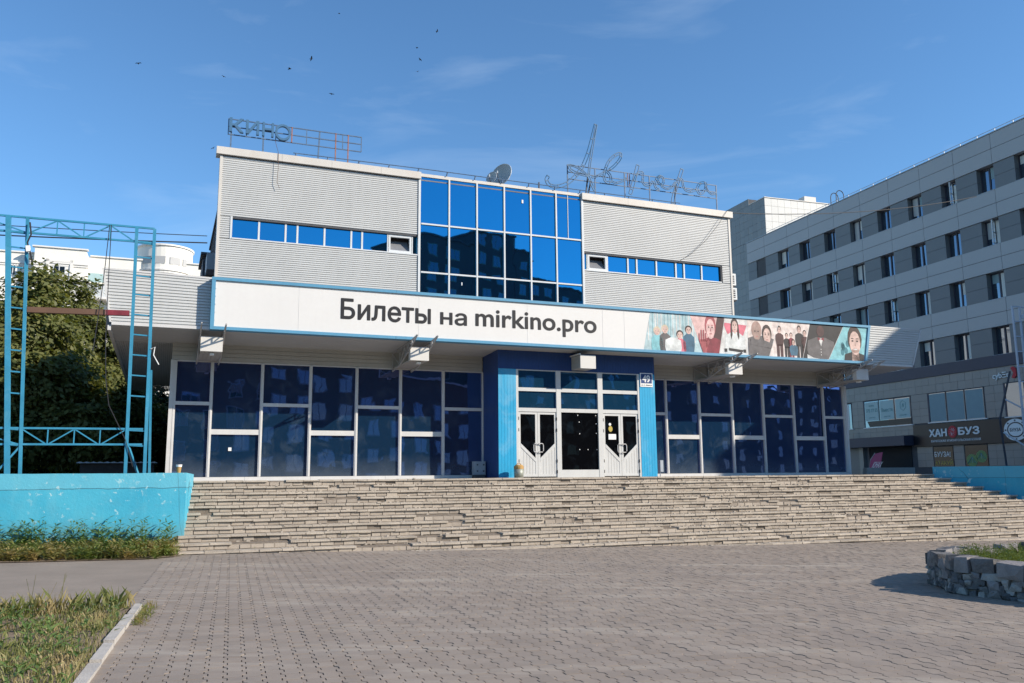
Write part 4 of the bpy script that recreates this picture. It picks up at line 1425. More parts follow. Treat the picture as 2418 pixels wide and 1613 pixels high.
stroke(L_O, [(1490, 690), (1455, 715), (1432, 780), (1450, 825), (1480, 835)], .06)
stroke(L_O, [(1490, 690), (1525, 715), (1525, 770), (1490, 780), (1465, 740), (1490, 695)], .06)
stroke(L_O, [(1505, 800), (1560, 830), (1620, 812), (1660, 760)], .05)
part(vs_, 'letter', L_O, 'roof_blue')
L_R2 = MB()
stroke(L_R2, [(1735, 615), (1712, 690), (1675, 800), (1640, 930), (1630, 1000)], .11)
stroke(L_R2, [(1690, 770), (1715, 730), (1738, 735), (1745, 790), (1775, 845), (1830, 860), (1890, 840)], .06)
part(vs_, 'letter', L_R2, 'roof_blue')
L_A2 = MB()
stroke(L_A2, [(1985, 765), (1940, 770), (1905, 815), (1915, 870), (1945, 885), (1985, 850), (2000, 790), (1990, 765)], .07)
stroke(L_A2, [(1998, 800), (2020, 850), (2065, 890), (2115, 880)], .05)
part(vs_, 'letter', L_A2, 'roof_blue')
n = -.55
for z in (12.38, 12.64, 12.92):
    part(vs_, 'rail', MB().bar((2.46, n, z), (8.99, n, z), .028), 'roof_steel')
for u in (2.47, 3.6, 4.85, 5.93, 8.97):
    part(vs_, 'post', MB().bar((u, n, 11.46), (u, n, 12.92), .036), 'roof_steel')
for a, b in (((3.15, 11.46), (3.30, 12.55)), ((3.2, 11.46), (3.42, 12.4)), ((6.95, 11.46), (7.12, 12.75)), ((1.32, 11.46), (1.32, 12.1))):
    part(vs_, 'stay', MB().bar((a[0], n, a[1]), (b[0], n, b[1]), .045), 'frame_dark')
for u, z in ((5.0, 12.9), (5.08, 12.9)):
    part(vs_, 'rusty_bar', MB().bar((u, n - .02, 12.4), (u, n - .02, z), .025), 'rust')

def dish(name, lbl, u, n, z, r, yaw):
    t_ = thing(name, lbl, 'satellite dish', 'F', (u, n, z))
    mb = MB()
    R_ = Matrix.Rotation(yaw, 3, 'Z') @ Matrix.Rotation(radians(14), 3, 'X')
    rings, seg = 6, 28
    pts = []
    for j in range(rings + 1):
        f = j / rings
        for i in range(seg):
            v = Vector((r * f * cos(2 * pi * i / seg), 0.22 * r * f * f * 1.2 - .02, r * f * sin(2 * pi * i / seg)))
            w = R_ @ v
            pts.append((u + w.x, n + w.y, z + w.z))
    fs = [(j * seg + i, j * seg + (i + 1) % seg, (j + 1) * seg + (i + 1) % seg, (j + 1) * seg + i) for j in range(rings) for i in range(seg)]
    mb.add(pts, fs)
    part(t_, 'reflector', mb, 'dish', smooth=True)
    rim = [pts[rings * seg + i] for i in range(seg)]
    part(t_, 'rim', MB().tube(rim, .014 * r / .42, 6, True), 'white_frame')
    f_ = R_ @ Vector((0, r * .8, -.15 * r))
    tip = (u + f_.x, n + f_.y, z + f_.z)
    b_ = R_ @ Vector((0, .2 * r, -r * .95))
    part(t_, 'feed_arm', MB().bar((u + b_.x, n + b_.y, z + b_.z), tip, .02), 'frame_dark')
    part(t_, 'receiver', MB().cyl((tip[0], tip[1]), .035, tip[2] - .03, tip[2] + .06, 10), 'metal_grey')
    part(t_, 'mast', MB().tube([(u, n - .06, 11.46), (u, n - .06, z)], .025, 8), 'metal_grey')
dish('satellite_dish', 'large grey satellite dish on the roof above the blue glazing', -.02, -.7, 12.22, .43, radians(56))
dish('satellite_dish', 'small satellite dish tucked in front of the large one', -.52, -.45, 12.0, .22, radians(56))

# side equipment: left and right walls of the upper storey
t_ = thing('air_conditioner', 'grey outdoor air conditioner on the dark left side wall', 'air conditioner', 'F', (-9.7, -2.6, 8.9))
pbox(t_, 'casing', 'metal_grey', -9.74, -9.5, -3.3, -2.2, 8.35, 8.9)
pbox(t_, 'bracket', 'joint', -9.74, -9.5, -3.2, -3.1, 8.25, 8.35)
t_ = thing('ventilation_duct', 'dark sheet metal duct hanging on the left side of the building', 'duct', 'F', (-9.8, -6, 8.5))
part(t_, 'hood', MB().prism([(-9.5, 8.0), (-9.56, 8.0), (-9.74, 8.8), (-9.74, 9.6), (-9.5, 9.75)], 'n', -8.4, -6.0), 'frame_dark')
part(t_, 'cap', MB().box(-9.82, -9.5, -8.5, -5.9, 9.76, 9.84), 'frame_dark')
pbox(t_, 'stem', 'frame_dark', -9.7, -9.5, -7.2, -6.2, 6.6, 8.0)
for i, (z, lbl) in enumerate(((9.06, 'upper white air conditioner on the right side wall by the corner'), (8.50, 'lower white air conditioner hung under another by the right corner'))):
    t_ = thing('air_conditioner', lbl, 'air conditioner', 'F', (9.3, -.2, z), 'air conditioners at the right corner')
    a = 9.10 + i * .02
    pbox(t_, 'casing', 'white_frame', a, a + .32, -.62, -.18, z - .22, z + .24)
    pbox(t_, 'grille', 'joint', a + .06, a + .24, -.178, -.168, z - .15, z + .18)
    for k in range(4):
        pbox(t_, 'grille_bar', 'white_frame', a + .05, a + .25, -.167, -.160, z - .12 + k * .085, z - .095 + k * .085)
    pbox(t_, 'bracket', 'joint', a, a + .3, -.55, -.2, z - .27, z - .222)

# ------------------------------------------------------------------ grey office building on the right
ob = thing('office_building', 'long grey office block with banded panels and shop fronts, in shade', 'building', 'B', (0, 0, 1.6))
S1 = 13.2                      # the front seen in the photograph ends beyond the frame here
def osub(name):
    o = bpy.data.objects.new(name, None)
    COL.objects.link(o)
    o.parent = ob
    ORG[o.name] = ORG[ob.name]
    return o
SE = 37.3                      # far (near-camera) end of the unseen shadow wing, outside the frame
pbox(ob, 'core_wall', 'office_dark', -15.7, S1, -14, -0.55, 1.5, 21.55)
# unseen added wing, height and stepped underside shaped to cast the facade shadow
pbox(ob, 'unseen_shadow_wing', 'office_dark', S1 + .01, 33.7, -14, -0.05, 1.5, 19.5)
for a_, b_, z_ in ((33.71, 34.4, 15.0), (34.41, 35.8, 16.2), (35.81, SE, 17.5)):
    pbox(ob, 'unseen_shadow_wing', 'office_dark', a_, b_, -14, -0.05, z_, 19.5)
rows = [(18.21, 19.77), (14.92, 16.51), (11.70, 13.31), (8.42, 10.06)]
cols = [(-14.47, -13.18), (-11.45, -10.05), (-8.62, -7.34), (-5.63, -4.37), (-2.74, -1.53), (0.06, 1.31), (2.91, 4.13), (5.75, 6.93), (8.53, 9.75), (11.18, 12.45)]
bands = [(19.77, 21.62), (16.51, 18.21), (13.31, 14.92), (10.06, 11.70)]
pj = [-15.75, -13.18, -10.05, -7.34, -4.37, -1.53, 1.31, 4.13, 6.93, 9.75, 12.45, S1]
for z0, z1 in bands:
    zm = (z0 + z1) / 2
    for a, b in zip(pj, pj[1:]):
        for c, d in ((z0, zm), (zm, z1)):
            pbox(ob, 'light_panel', 'office_light', a + .012, b - .012, -0.5, 0.06, c + .014, d - .014)
    pbox(ob, 'panel_backing', 'joint', pj[0] + .03, pj[-1] - .03, -0.56, 0.03, z0 + .02, z1 - .02)
pbox(ob, 'roof_coping', 'metal_grey', -15.8, S1, -0.6, 0.10, 21.625, 21.68)
rwin = random.Random(12)
for ri, (z0, z1) in enumerate(rows):
    zm = (z0 + z1) / 2
    ends = [-15.7] + [x for c in cols for x in c] + [S1]
    for a, b in zip(ends[0::2], ends[1::2]):
        if b - a < .08:
            continue
        for c, d in ((z0, zm), (zm, z1)):
            pbox(ob, 'dark_panel', 'office_dark', a + .005, b - .005, -0.5, 0.0, c + .008, d - .008)
    for ci, (a, b) in enumerate(cols):
        n = -0.36
        w = part(ob, 'window', MB().box(a, b, n - .05, n + .03, z0, z0 + .07).box(a, b, n - .05, n + .03, z1 - .07, z1).box(a, a + .06, n - .05, n + .03, z0 + .07, z1 - .07)
                 .box(b - .06, b, n - .05, n + .03, z0 + .07, z1 - .07).box((a + b) / 2 - .05, (a + b) / 2 + .05, n - .05, n + .04, z0 + .07, z1 - .07), 'office_band')
        m = (a + b) / 2
        for c, d in ((a + .06, m - .05), (m + .05, b - .06)):
            pane(w, c, d, n - .01, z0 + .07, z1 - .07, 'glass_office', 0.012)
        pbox(w, 'window_sill', 'metal_grey', a, b, -0.36, 0.075, z0 - .03, z0 + .005)
        r = rwin.random()
        if r < 0.42:
            pbox(w, 'blind', 'curtain' if r < .3 else 'blind_plain', m + .07, b - .1, n - .005, n + .002, z0 + (.1 if r < .16 else .8), z1 - .08)
        if rwin.random() < .35:
            pbox(w, 'blind', rwin.choice(['curtain', 'blind_plain', 'soffit']), a + .08, m - .07, n - .005, n + .002, z0 + rwin.choice([.1, .5, 1.0]), z1 - .08)
        if (ri, ci) in ((0, 7), (1, 3), (2, 5), (1, 8)):
            # a sash standing open
            s_ = MB()
            x0, x1, q = m + .02, m + .25, .5
            for (p0, p1) in (((x0, n + .05, z0 + .12), (x1, n + q, z0 + .12)), ((x0, n + .05, z1 - .12), (x1, n + q, z1 - .12)), ((x0, n + .05, z0 + .1), (x0, n + .05, z1 - .1)), ((x1, n + q, z0 + .1), (x1, n + q, z1 - .1)), ((x0, n + .05, zm), (x1, n + q, zm))):
                s_.bar(p0, p1, .055)
            part(w, 'open_sash', s_, 'white_frame')
# navy band, tiled shop storeys
pbox(ob, 'navy_band', 'office_band', -15.6, S1, -0.5, 0.08, 7.71, 8.41)
GW = [(-4.72, -3.85, 4.81, 6.63), (-2.70, 1.80, 4.80, 6.66), (3.2, 7.63, 4.82, 6.69), (8.95, 13.0, 4.79, 6.76)]
tl = MB()
def tiles(u0, u1, z0, z1, n, mb, w=.58, h=.46, ex=()):
    k, m = max(1, round((u1 - u0) / w)), max(1, round((z1 - z0) / h))
    for i in range(k):
        for j in range(m):
            a, b = u0 + (u1 - u0) * i / k + .006, u0 + (u1 - u0) * (i + 1) / k - .006
            c, d = z0 + (z1 - z0) * j / m + .006, z0 + (z1 - z0) * (j + 1) / m - .006
            dn = random.gauss(0, .003)
            mb.add([(a, n + dn, c), (b, n + dn, c), (b, n + dn, d), (a, n + dn, d), (a, n - .03, c), (b, n - .03, c), (b, n - .03, d), (a, n - .03, d)],
                   [(0, 1, 2, 3), (0, 4, 5, 1), (1, 5, 6, 2), (2, 6, 7, 3), (3, 7, 4, 0)])
xs = [-15.6, -4.72, -3.85, -2.70, 1.80, 3.2, 7.63, 8.95, 13.0, S1]
for i in range(0, len(xs) - 1):
    a, b = xs[i], xs[i + 1]
    if i % 2 == 0:
        tiles(a, b, 4.8, 6.68, 0.0, tl)
tiles(-15.6, S1, 6.69, 7.70, 0.0, tl, h=.5)
tiles(-15.6, 1.95, 4.1, 4.79, 0.0, tl, h=.35)
tiles(2.0, 3.3, 2.0, 3.3, 0.0, tl)
tiles(4.95, 5.75, 2.0, 3.3, 0.0, tl)
tiles(7.5, S1, 1.6, 3.3, 0.0, tl)
part(ob, 'wall_tiles', tl, 'office_tile', kind='stuff')
pbox(ob, 'tile_backing', 'joint', -15.6, S1, -0.56, -0.031, 1.5, 7.7)
for gi, (a, b, c, d) in enumerate(GW):
    n = -0.03
    w = part(ob, 'shop_window', MB().box(a - .06, b + .06, n - .05, n + .09, c - .07, c - .005), 'white_frame')
    pbox(w, 'lintel', 'joint', a, b, n, n + .045, d - .06, d)
    k = 3 if b - a > 2 else 1
    for i in range(k):
        x0, x1 = a + .12 + (b - a - .14) * i / k, a + .12 + (b - a - .14) * (i + 1) / k - .1
        pane(w, x0, x1, n + .02, c, d - .06, 'glass_office', 0.004)
        if gi == 1:
            pbox(w, 'window_poster', 'blind', x0 + .04, x1 - .03, n + .026, n + .03, c + .45, d - .12)
        elif gi == 2:
            pbox(w, 'roller_blind', 'blind_plain', x0 + .02, x1 - .02, n + .026, n + .03, c + .02, d - .1)
        elif gi == 0:
            pbox(w, 'roller_blind', 'curtain', x0, x0 + .4, n + .026, n + .03, c + .02, d - .1)
    pbox(w, 'side_frame', 'office_band', a, a + .11, n, n + .04, c, d - .06)
    if gi == 1:
        w0 = (b - a - .14) / 3
        pbox(w, 'dark_base', 'sign_black', a + .14, b - .1, n + .024, n + .027, c + .02, c + .42)
        letters(w, '8(383)', a + .55, a + 1.05, 6.20, 6.34, n + .03, 'teal_print', .01, .004)
        letters(w, '375 77 55', a + .25, a + 1.38, 5.84, 6.08, n + .03, 'teal_print', .01, .004)
        letters(w, 'Вместе', a + w0 + .30, a + w0 + 1.36, 5.78, 6.04, n + .03, 'teal_print', .005, .004)
        x = a + 2 * w0 + .85
        sh_ = [(x - .24, 6.28), (x, 6.42), (x + .24, 6.28), (x + .24, 5.92), (x, 5.74), (x - .24, 5.92)]
        for p, q in zip(sh_, sh_[1:] + sh_[:1]):
            part(w, 'shield_mark', MB().bar((p[0], n + .034, p[1]), (q[0], n + .034, q[1]), .035, .006), 'teal_print')
        for p, q in (((x - .1, 5.95), (x - .03, 6.22)), ((x - .03, 6.22), (x + .03, 5.98)), ((x + .03, 5.98), (x + .1, 6.22))):
            part(w, 'shield_mark', MB().bar((p[0], n + .034, p[1]), (q[0], n + .034, q[1]), .03, .006), 'teal_print')
        for i in range(3):
            letters(w, 'агентство', a + w0 * i + .5, a + w0 * i + 1.1, 5.42, 5.50, n + .03, 'teal_print', 0, .004)
# entrance, canopy band and ground floor openings
pbox(ob, 'entrance_canopy', 'office_band', -4.7, 1.88, 0.0, 0.9, 3.42, 4.05)
pbox(ob, 'entrance_shade_panel', 'dark_in', -2.4, 1.5, -0.03, 0.02, 1.55, 3.40)  # flat dark panel, coloured for the shade inside the entrance
pbox(ob, 'entrance_wall', 'office_dark', -4.7, -2.42, -0.03, 0.03, 1.55, 3.40)
pbox(ob, 'entrance_column', 'office_tile', -3.1, -2.7, 0.03, 0.3, 1.55, 3.40)
for i, (a, b) in enumerate(((3.33, 4.95), (5.78, 7.50))):
    w = part(ob, 'shop_window', MB().box(a, b, -.02, .015, 1.6, 1.75), 'office_band')
    pane(w, a + .05, b - .05, .01, 1.75, 3.25, 'glass_black', .003)
    pbox(w, 'lintel', 'joint', a, b, -.02, .02, 3.25, 3.3)
    if i == 0:
        letters(w, 'БУУЗА!', a + .1, b - .25, 2.62, 2.95, .012, 'white_print', .01, .004)
        letters(w, 'АТАКУЙ', a + .1, b - .12, 2.10, 2.46, .012, 'yellow_print', .01, .004)
    else:
        for cx_, cz_, r_ in ((6.3, 2.36, .42), (7.0, 2.58, .40)):
            part(w, 'dumpling_print', disc(MB(), cx_, cz_, r_, r_ * .9, .012, .016), 'green_print')
            for j in range(7):
                aa = pi * (j + .5) / 7
                part(w, 'dumpling_fold', MB().bar((cx_, .018, cz_ + r_ * .55), (cx_ + r_ * .85 * cos(aa), .018, cz_ - .1 + r_ * .2 * sin(aa) - r_ * .3), .03, .004), 'p_ice_dark')
# restaurant fascia
fs_ = thing('restaurant_sign', 'black restaurant fascia with white lettering and a red round emblem', 'sign', 'B', (6, .1, 4))
pbox(fs_, 'sign_board', 'sign_black', 1.95, S1, 0.02, 0.16, 3.32, 4.70)
letters(fs_, 'ХАН', 3.30, 4.72, 3.88, 4.36, .16, 'white_print', .03, .03)
letters(fs_, 'БУЗ', 5.60, 7.18, 3.90, 4.38, .16, 'white_print', .03, .03)
part(fs_, 'red_emblem', disc(MB(), 5.16, 4.13, .34, .37, .16, .19, 26), 'red_print')
for j in range(10):
    a0 = 2 * pi * j / 10
    part(fs_, 'emblem_ray', MB().bar((5.16 + .08 * cos(a0), .195, 4.13 + .08 * sin(a0)), (5.16 + .24 * cos(a0 + .5), .195, 4.13 + .25 * sin(a0 + .5)), .032, .006), 'white_print')
letters(fs_, 'БУРЯТСКАЯ И МОНГОЛЬСКАЯ КУХНЯ', 3.40, 7.20, 3.54, 3.68, .16, 'white_print', .01, .006)
part(fs_, 'round_logo', disc(MB(), 9.65, 4.02, .78, .62, .16, .175, 28), 'white_print')
part(fs_, 'logo_ring', disc(MB(), 9.65, 4.02, .56, .44, .175, .18, 24), 'sign_black')
part(fs_, 'logo_centre', disc(MB(), 9.65, 4.02, .48, .37, .18, .185, 24), 'white_print')
for j in range(8):
    a0 = 2 * pi * j / 8
    part(fs_, 'logo_mark', disc(MB(), 9.65 + .67 * cos(a0), 4.02 + .53 * sin(a0), .06, .05, .175, .18, 8), 'sign_black')
letters(fs_, 'БУУЗА', 9.28, 10.0, 3.92, 4.12, .185, 'black', .02, .004)
pbox(fs_, 'green_field', 'green_print', 10.3, S1 - .1, .16, .165, 3.5, 4.5)
cy = thing('club_sign', 'small white cyber lettering with a red chevron emblem on grey tiles', 'sign', 'B', (9, .1, 7.2))
letters(cy, 'cybΞr', 8.36, 9.50, 6.95, 7.38, .05, 'white_print', .015, .04)
part(cy, 'red_emblem', MB().prism([(9.62, 7.55), (9.78, 7.62), (9.98, 7.5), (9.98, 7.08), (9.84, 6.93), (9.66, 6.98), (9.80, 7.26)], 'n', .04, .1), 'red_print')
fl = thing('feather_flag', 'pink feather banner standing by the dark shop entrance', 'flag', 'B', (0, 1.6, 1.6))
part(fl, 'flag_cloth', MB().prism([(-.75, 1.75), (.25, 1.70), (.68, 3.02), (-.05, 2.92), (-.5, 2.5)], 'n', 1.58, 1.60), 'pink')
part(fl, 'pole', MB().tube([(-.78, 1.59, 1.55), (-.74, 1.59, 1.8), (-.5, 1.59, 2.55), (-.05, 1.59, 2.97)], .02), 'alu')
letters(fl, 'ЮНАХ', -.45, .35, 2.0, 2.4, 1.6, 'white_print', .01, .006, shear=.8)
t_ = thing('security_camera', 'white security camera on the dark canopy ledge', 'camera', 'B', (-4.0, .7, 4.1))
part(t_, 'camera_body', MB().bar((-4.25, .8, 4.12), (-3.95, .8, 4.42), .12), 'white_frame')
part(t_, 'mount', MB().bar((-3.95, .7, 4.06), (-3.7, .7, 4.25), .07).bar((-3.7, .7, 4.25), (-3.95, .78, 4.3), .06), 'joint')
# roof rail, ladder hoops
rr = MB().tube([(-13, -.2, 21.95), (S1, -.2, 21.95)], .022, 5)
rrp = part(ob, 'roof_rail', rr, 'metal_grey')
for i in range(17):
    u = -8 + i * 1.28
    part(rrp, 'rail_post', MB().bar((u, -.2, 21.6), (u, -.2, 21.95), .035), 'alu')
lad = thing('ladder_hoops', 'pair of dark curved ladder rails standing over the office roof edge', 'ladder', 'B', (-4.9, -.3, 21.6))
for du in (0, .62):
    k = 10
    arc = [(-5.25 + du, -.9 + .35 * cos(pi * j / k), 22.5 + .42 * sin(pi * j / k)) for j in range(k + 1)]
    part(lad, 'rail', MB().tube([(-5.25 + du, -.55, 21.5)] + arc + [(-5.25 + du, -1.25, 21.5)], .035, 6), 'frame_dark')
# roof tower with tiled sides
tw = thing('roof_tower', 'tiled stair tower on the office roof with one sunlit side', 'building', 'B', (-15, -2, 21))
TC = (-12.89, -0.02)
pbox(tw, 'tower_core', 'joint', -19.3, TC[0] - .04, -6.6, TC[1] - .04, 1.5, 24.9)
pbox(tw, 'tower_core', 'joint', -19.3, -15.2, -6.6, TC[1] - .04, 24.91, 25.5)
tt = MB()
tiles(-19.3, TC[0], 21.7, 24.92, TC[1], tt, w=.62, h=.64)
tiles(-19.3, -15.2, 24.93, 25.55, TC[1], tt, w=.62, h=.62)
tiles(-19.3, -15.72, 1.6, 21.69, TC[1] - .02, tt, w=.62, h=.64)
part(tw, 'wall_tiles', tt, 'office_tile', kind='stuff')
# sunlit side, sunlight painted in by the paler tile; built directly in world axes of the cinema front
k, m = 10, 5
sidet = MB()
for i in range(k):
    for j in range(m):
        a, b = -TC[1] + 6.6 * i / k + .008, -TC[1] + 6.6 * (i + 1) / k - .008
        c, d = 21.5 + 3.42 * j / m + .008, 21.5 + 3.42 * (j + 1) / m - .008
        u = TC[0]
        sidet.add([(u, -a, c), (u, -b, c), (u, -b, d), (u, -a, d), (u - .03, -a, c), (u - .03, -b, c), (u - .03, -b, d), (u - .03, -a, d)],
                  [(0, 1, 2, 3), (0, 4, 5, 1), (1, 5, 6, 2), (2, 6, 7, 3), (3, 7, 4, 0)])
part(tw, 'sunlit_tiles', sidet, 'office_tile_sunlit', kind='stuff')
pbox(tw, 'coping', 'fascia', -15.2, TC[0] + .05, -6.7, TC[1] + .03, 24.93, 25.0)
pbox(tw, 'roof_box', 'fascia', TC[0] - 1.2, TC[0] - .4, -5.6, -4.4, 25.0, 25.6)

# ------------------------------------------------------------------ white building behind on the left
wb = thing('white_building', 'white stucco apartment building with cornices behind the trees', 'building', 'F', (-17, -40, 0))
n0 = -40.8
pbox(wb, 'wall', 'stucco', -40, -19.75, -56, n0, 0, 17.5)
pbox(wb, 'wall', 'stucco', -19.74, -16.5, -56, n0 + .9, 0, 17.8)
pbox(wb, 'wall', 'stucco', -16.49, 4, -56, n0, 0, 17.6)
for a, b, n, zt in ((-40, -19.78, n0, 17.5), (-19.9, -16.38, n0 + .9, 17.8), (-16.3, 4, n0, 17.6)):
    pbox(wb, 'parapet_coping', 'stucco_trim', a, b, n - .3, n + .1, zt + .002, zt + .1)
    for z, p in ((16.75, .10), (16.60, .05), (15.55, .14), (15.40, .07), (14.75, .05)):
        if a > -17 and z > 16:
            continue
        if a > -17 and z < 15:
            continue
        pbox(wb, 'cornice', 'stucco_trim', a - (.08 if a > -20 else 0), b + .06, n - .2, n + p, z - .06, z + .06)
def wwin(u0, u1, z0, z1, n, surround=0.0, rounded=False):
    w = part(wb, 'window', MB().box(u0 - .06, u1 + .06, n - .1, n + .02, z0 - .06, z0).box(u0 - .06, u1 + .06, n - .1, n + .02, z1, z1 + .06).box(u0 - .06, u0, n - .1, n + .02, z0, z1).box(u1, u1 + .06, n - .1, n + .02, z0, z1)
             .box((u0 + u1) / 2 - .03, (u0 + u1) / 2 + .03, n - .1, n + .02, z0, z1), 'white_frame')
    pbox(w, 'pane', 'glass_black', u0, u1, n - .05, n + .005, z0, z1)
    if surround:
        s = surround
        pbox(w, 'surround', 'stucco_trim', u0 - s, u1 + s, n - .05, n + .002, z0 - s * .8, z1 + s)
        pbox(w, 'surround_edge', 'stucco_trim', u0 - s * 1.6, u0 - s, n - .05, n + .08, z0 - s, z1 + s * 1.5)
        pbox(w, 'surround_edge', 'stucco_trim', u1 + s, u1 + s * 1.6, n - .05, n + .08, z0 - s, z1 + s * 1.5)
        pbox(w, 'surround_edge', 'stucco_trim', u0 - s * 1.6, u1 + s * 1.6, n - .05, n + .08, z1 + s, z1 + s * 1.5)
    return w
wwin(-18.48, -17.80, 15.95, 16.5, n0 + .9 + .03, .32)
wwin(-21.25, -20.98, 15.9, 16.7, n0 + .03)
wwin(-21.9, -20.5, 11.3, 13.0, n0 + .03)
wwin(-15.75, -15.1, 12.4, 13.6, n0 + .03, .12)
for u in (-14.2, -13.0, -19.2, -17.6, -24, -26):
    for z in (4, 8, 12.0):
        if z == 12.0 and u > -15:
            continue
        wwin(u, u + 1.0, z, z + 1.6, n0 + (.93 if -19.7 < u < -16.5 else .03))
bl = part(wb, 'balcony', MB().box(-16.35, -14.2, n0, n0 + 1.0, 14.35, 14.5), 'stucco_trim')
pbox(bl, 'balcony_glass', 'green_glass', -16.3, -14.25, n0 + .9, n0 + .93, 15.55, 16.2)
for i in range(14):
    a = -16.3 + i * .145
    pbox(bl, 'balcony_board', 'white_frame', a + .008, a + .137, n0 + .93, n0 + .97, 14.5, 15.35)
pbox(bl, 'balcony_rail', 'joint', -16.35, -14.2, n0 + .88, n0 + 1.0, 15.36, 15.45)
# rounded corner tower
ct = part(wb, 'round_tower', MB().cyl((-11.3, -42.0), 1.95, 12, 18.75, 40), 'stucco', smooth=False)
for z, p in ((18.78, .1), (16.9, .12), (16.72, .06)):
    part(ct, 'ring_cornice', MB().cyl((-11.3, -42.0), 1.95 + p, z - .06, z + .06, 40), 'stucco_trim')
for a0 in (-2.25, -1.75, -1.2, -.7):
    for z0, z1, m in ((17.35, 17.9, 'grey_pane'), (15.5, 16.1, 'glass_black')):
        cxx, cnn = -11.3 + 1.93 * cos(-a0), -42.0 + 1.93 * sin(-a0)
        tx_, tn_ = -sin(-a0), cos(-a0)
        q = [(cxx + s * tx_ * .38 + .03 * cos(-a0), cnn + s * tn_ * .38 + .03 * sin(-a0)) for s in (-1, 1)]
        part(ct, 'tower_window', MB().add([(q[0][0], q[0][1], z0), (q[1][0], q[1][1], z0), (q[1][0], q[1][1], z1), (q[0][0], q[0][1], z1)], [(0, 1, 2, 3)]), 'soffit' if m == 'grey_pane' else m)
t_ = thing('garden_shed', 'low dark shed roof behind the lattice frame', 'shed', 'F', (-12.6, -4, 1.6))
pbox(t_, 'shed_wall', 'dark_brick', -13.2, -11.0, -6.5, -4.6, 1.5, 2.2)
for i in range(12):
    a = -13.3 + i * .2
    part(t_, 'roof_sheet', MB().prism([(a, 2.2), (a + .1, 2.23), (a + .195, 2.2), (a + .195, 2.18), (a, 2.18)], 'n', -6.8, -4.4), 'metal_grey')

# buildings across the square, seen only as reflections in the glass
def plain_block(label, x0, x1, y0, y1, zt, mat, wmat, fl=3.0, bay=3.2):
    b_ = thing('apartment_building', label, 'building', 'W', ((x0 + x1) / 2, -(y0 + y1) / 2, 0))
    pbox(b_, 'wall', mat, x0, x1, -y1, -y0, -2, zt)
    wf, wp = MB(), MB()
    z = 1.5
    while z < zt - 2:
        x = x0 + 1.0
        while x < x1 - 1.6:
            wf.box(x - .1, x + 1.6, -y1 - .06, -y1 + .02, z - .1, z + 1.7)
            wp.box(x, x + .7, -y1 - .09, -y1 - .061, z, z + 1.6)
            wp.box(x + .8, x + 1.5, -y1 - .09, -y1 - .061, z, z + 1.6)
            x += bay
        z += fl
    part(b_, 'window_frames', wf, 'plank', kind='stuff')
    part(b_, 'window_panes', wp, 'glass_office', kind='stuff')
    part(b_, 'roof_edge', MB().box(x0 - .2, x1 + .2, -y1 - .2, -y0 + .2, zt, zt + .3), 'fascia' if mat == 'brick' else 'joint')
    return b_
plain_block('red brick apartment block across the square from the cinema', 6, 56, -46, -32, 15.5, 'brick', 'glass_office')
plain_block('tall dark apartment tower, left and lower part, across the square', 57, 65.9, -62, -47.5, 37.3, 'tower_far', 'glass_office')
plain_block('highest dark apartment tower in the middle across the square', 66, 74.9, -62, -47.5, 39.6, 'tower_far', 'glass_office')
plain_block('narrow dark stair block right of the highest tower', 75, 78.5, -62, -47.5, 37.5, 'tower_far', 'glass_office')
plain_block('lower dark block at the right of the tower group', 79, 112, -62, -48, 34.7, 'tower_far', 'glass_office')
plain_block('long low dark block far off to the right across the square', 66, 215, -46, -38, 21.0, 'tower_far', 'glass_office', 3.3, 7.5)

# ------------------------------------------------------------------ painted lattice frames on the terraces
bf = thing('billboard_frame', 'tall turquoise lattice billboard frame standing on the wall at the left', 'frame', 'F', (-12.8, 3.9, 1.6))
n = 3.9
def leg_u(u0, u1, z):
    """leg positions at the foot and at the top"""
    return u0 + (u1 - u0) * (z - 1.6) / 6.25
LEGS = [(-13.99, -14.42, .11, -.0), (-13.74, -14.02, .07, -.0), (-11.55, -11.63, .075, 0), (-11.13, -11.22, .075, 0)]
for u0, u1, w, dn in LEGS:
    part(bf, 'leg', MB().bar((u0, n + dn, 1.5), (u1, n + dn, 7.84), w), 'frame_blue')
part(bf, 'leg', MB().bar((-11.02, n - .5, 1.5), (-11.12, n - .1, 4.3), .06), 'frame_blue')
for z in (1.62, 2.46, 2.82, 3.65, 4.15, 4.65, 5.15, 5.65, 6.15, 6.62, 7.1, 7.46):
    for (a, b) in ((LEGS[0], LEGS[1]), (LEGS[2], LEGS[3])):
        if z < 2.4 and a is LEGS[2]:
            continue
        part(bf, 'rung', MB().bar((leg_u(a[0], a[1], z), n, z), (leg_u(b[0], b[1], z), n, z - .02), .032), 'frame_blue')
for z in (2.46, 2.83, 7.46, 7.83):
    part(bf, 'chord', MB().bar((-16.5, n, z), (-11.22, n, z + .02), .045), 'frame_blue')
for zb, zt, upside in ((2.46, 2.83, True), (7.46, 7.83, False)):
    xs = [-13.80, -13.25, -12.70, -12.15, -11.60] if zb < 5 else [-13.98, -13.38, -12.80, -12.22, -11.64]
    for i in range(4):
        a, b = (zt, zb) if (i % 2 == 0) == upside else (zb, zt)
        part(bf, 'brace', MB().bar((xs[i], n, a), (xs[i + 1], n, b), .028), 'frame_blue')
    for x in xs[1:-1]:
        part(bf, 'upright', MB().bar((x, n, zb), (x, n, zt), .026), 'frame_blue')
    part(bf, 'brace', MB().bar((xs[0], n, zb), (xs[0] - 1.2, n, zt), .028), 'frame_blue')
part(bf, 'brace', MB().bar((-11.53, n, 2.46), (-11.2, n - .4, 1.55), .045), 'frame_blue')
part(bf, 'brace', MB().bar((-13.78, n, 2.44), (-14.4, n, 1.6), .04), 'frame_blue')
part(bf, 'lamp', MB().bar((-13.93, n + .12, 6.98), (-13.95, n + .12, 7.12), .09), 'white_print')
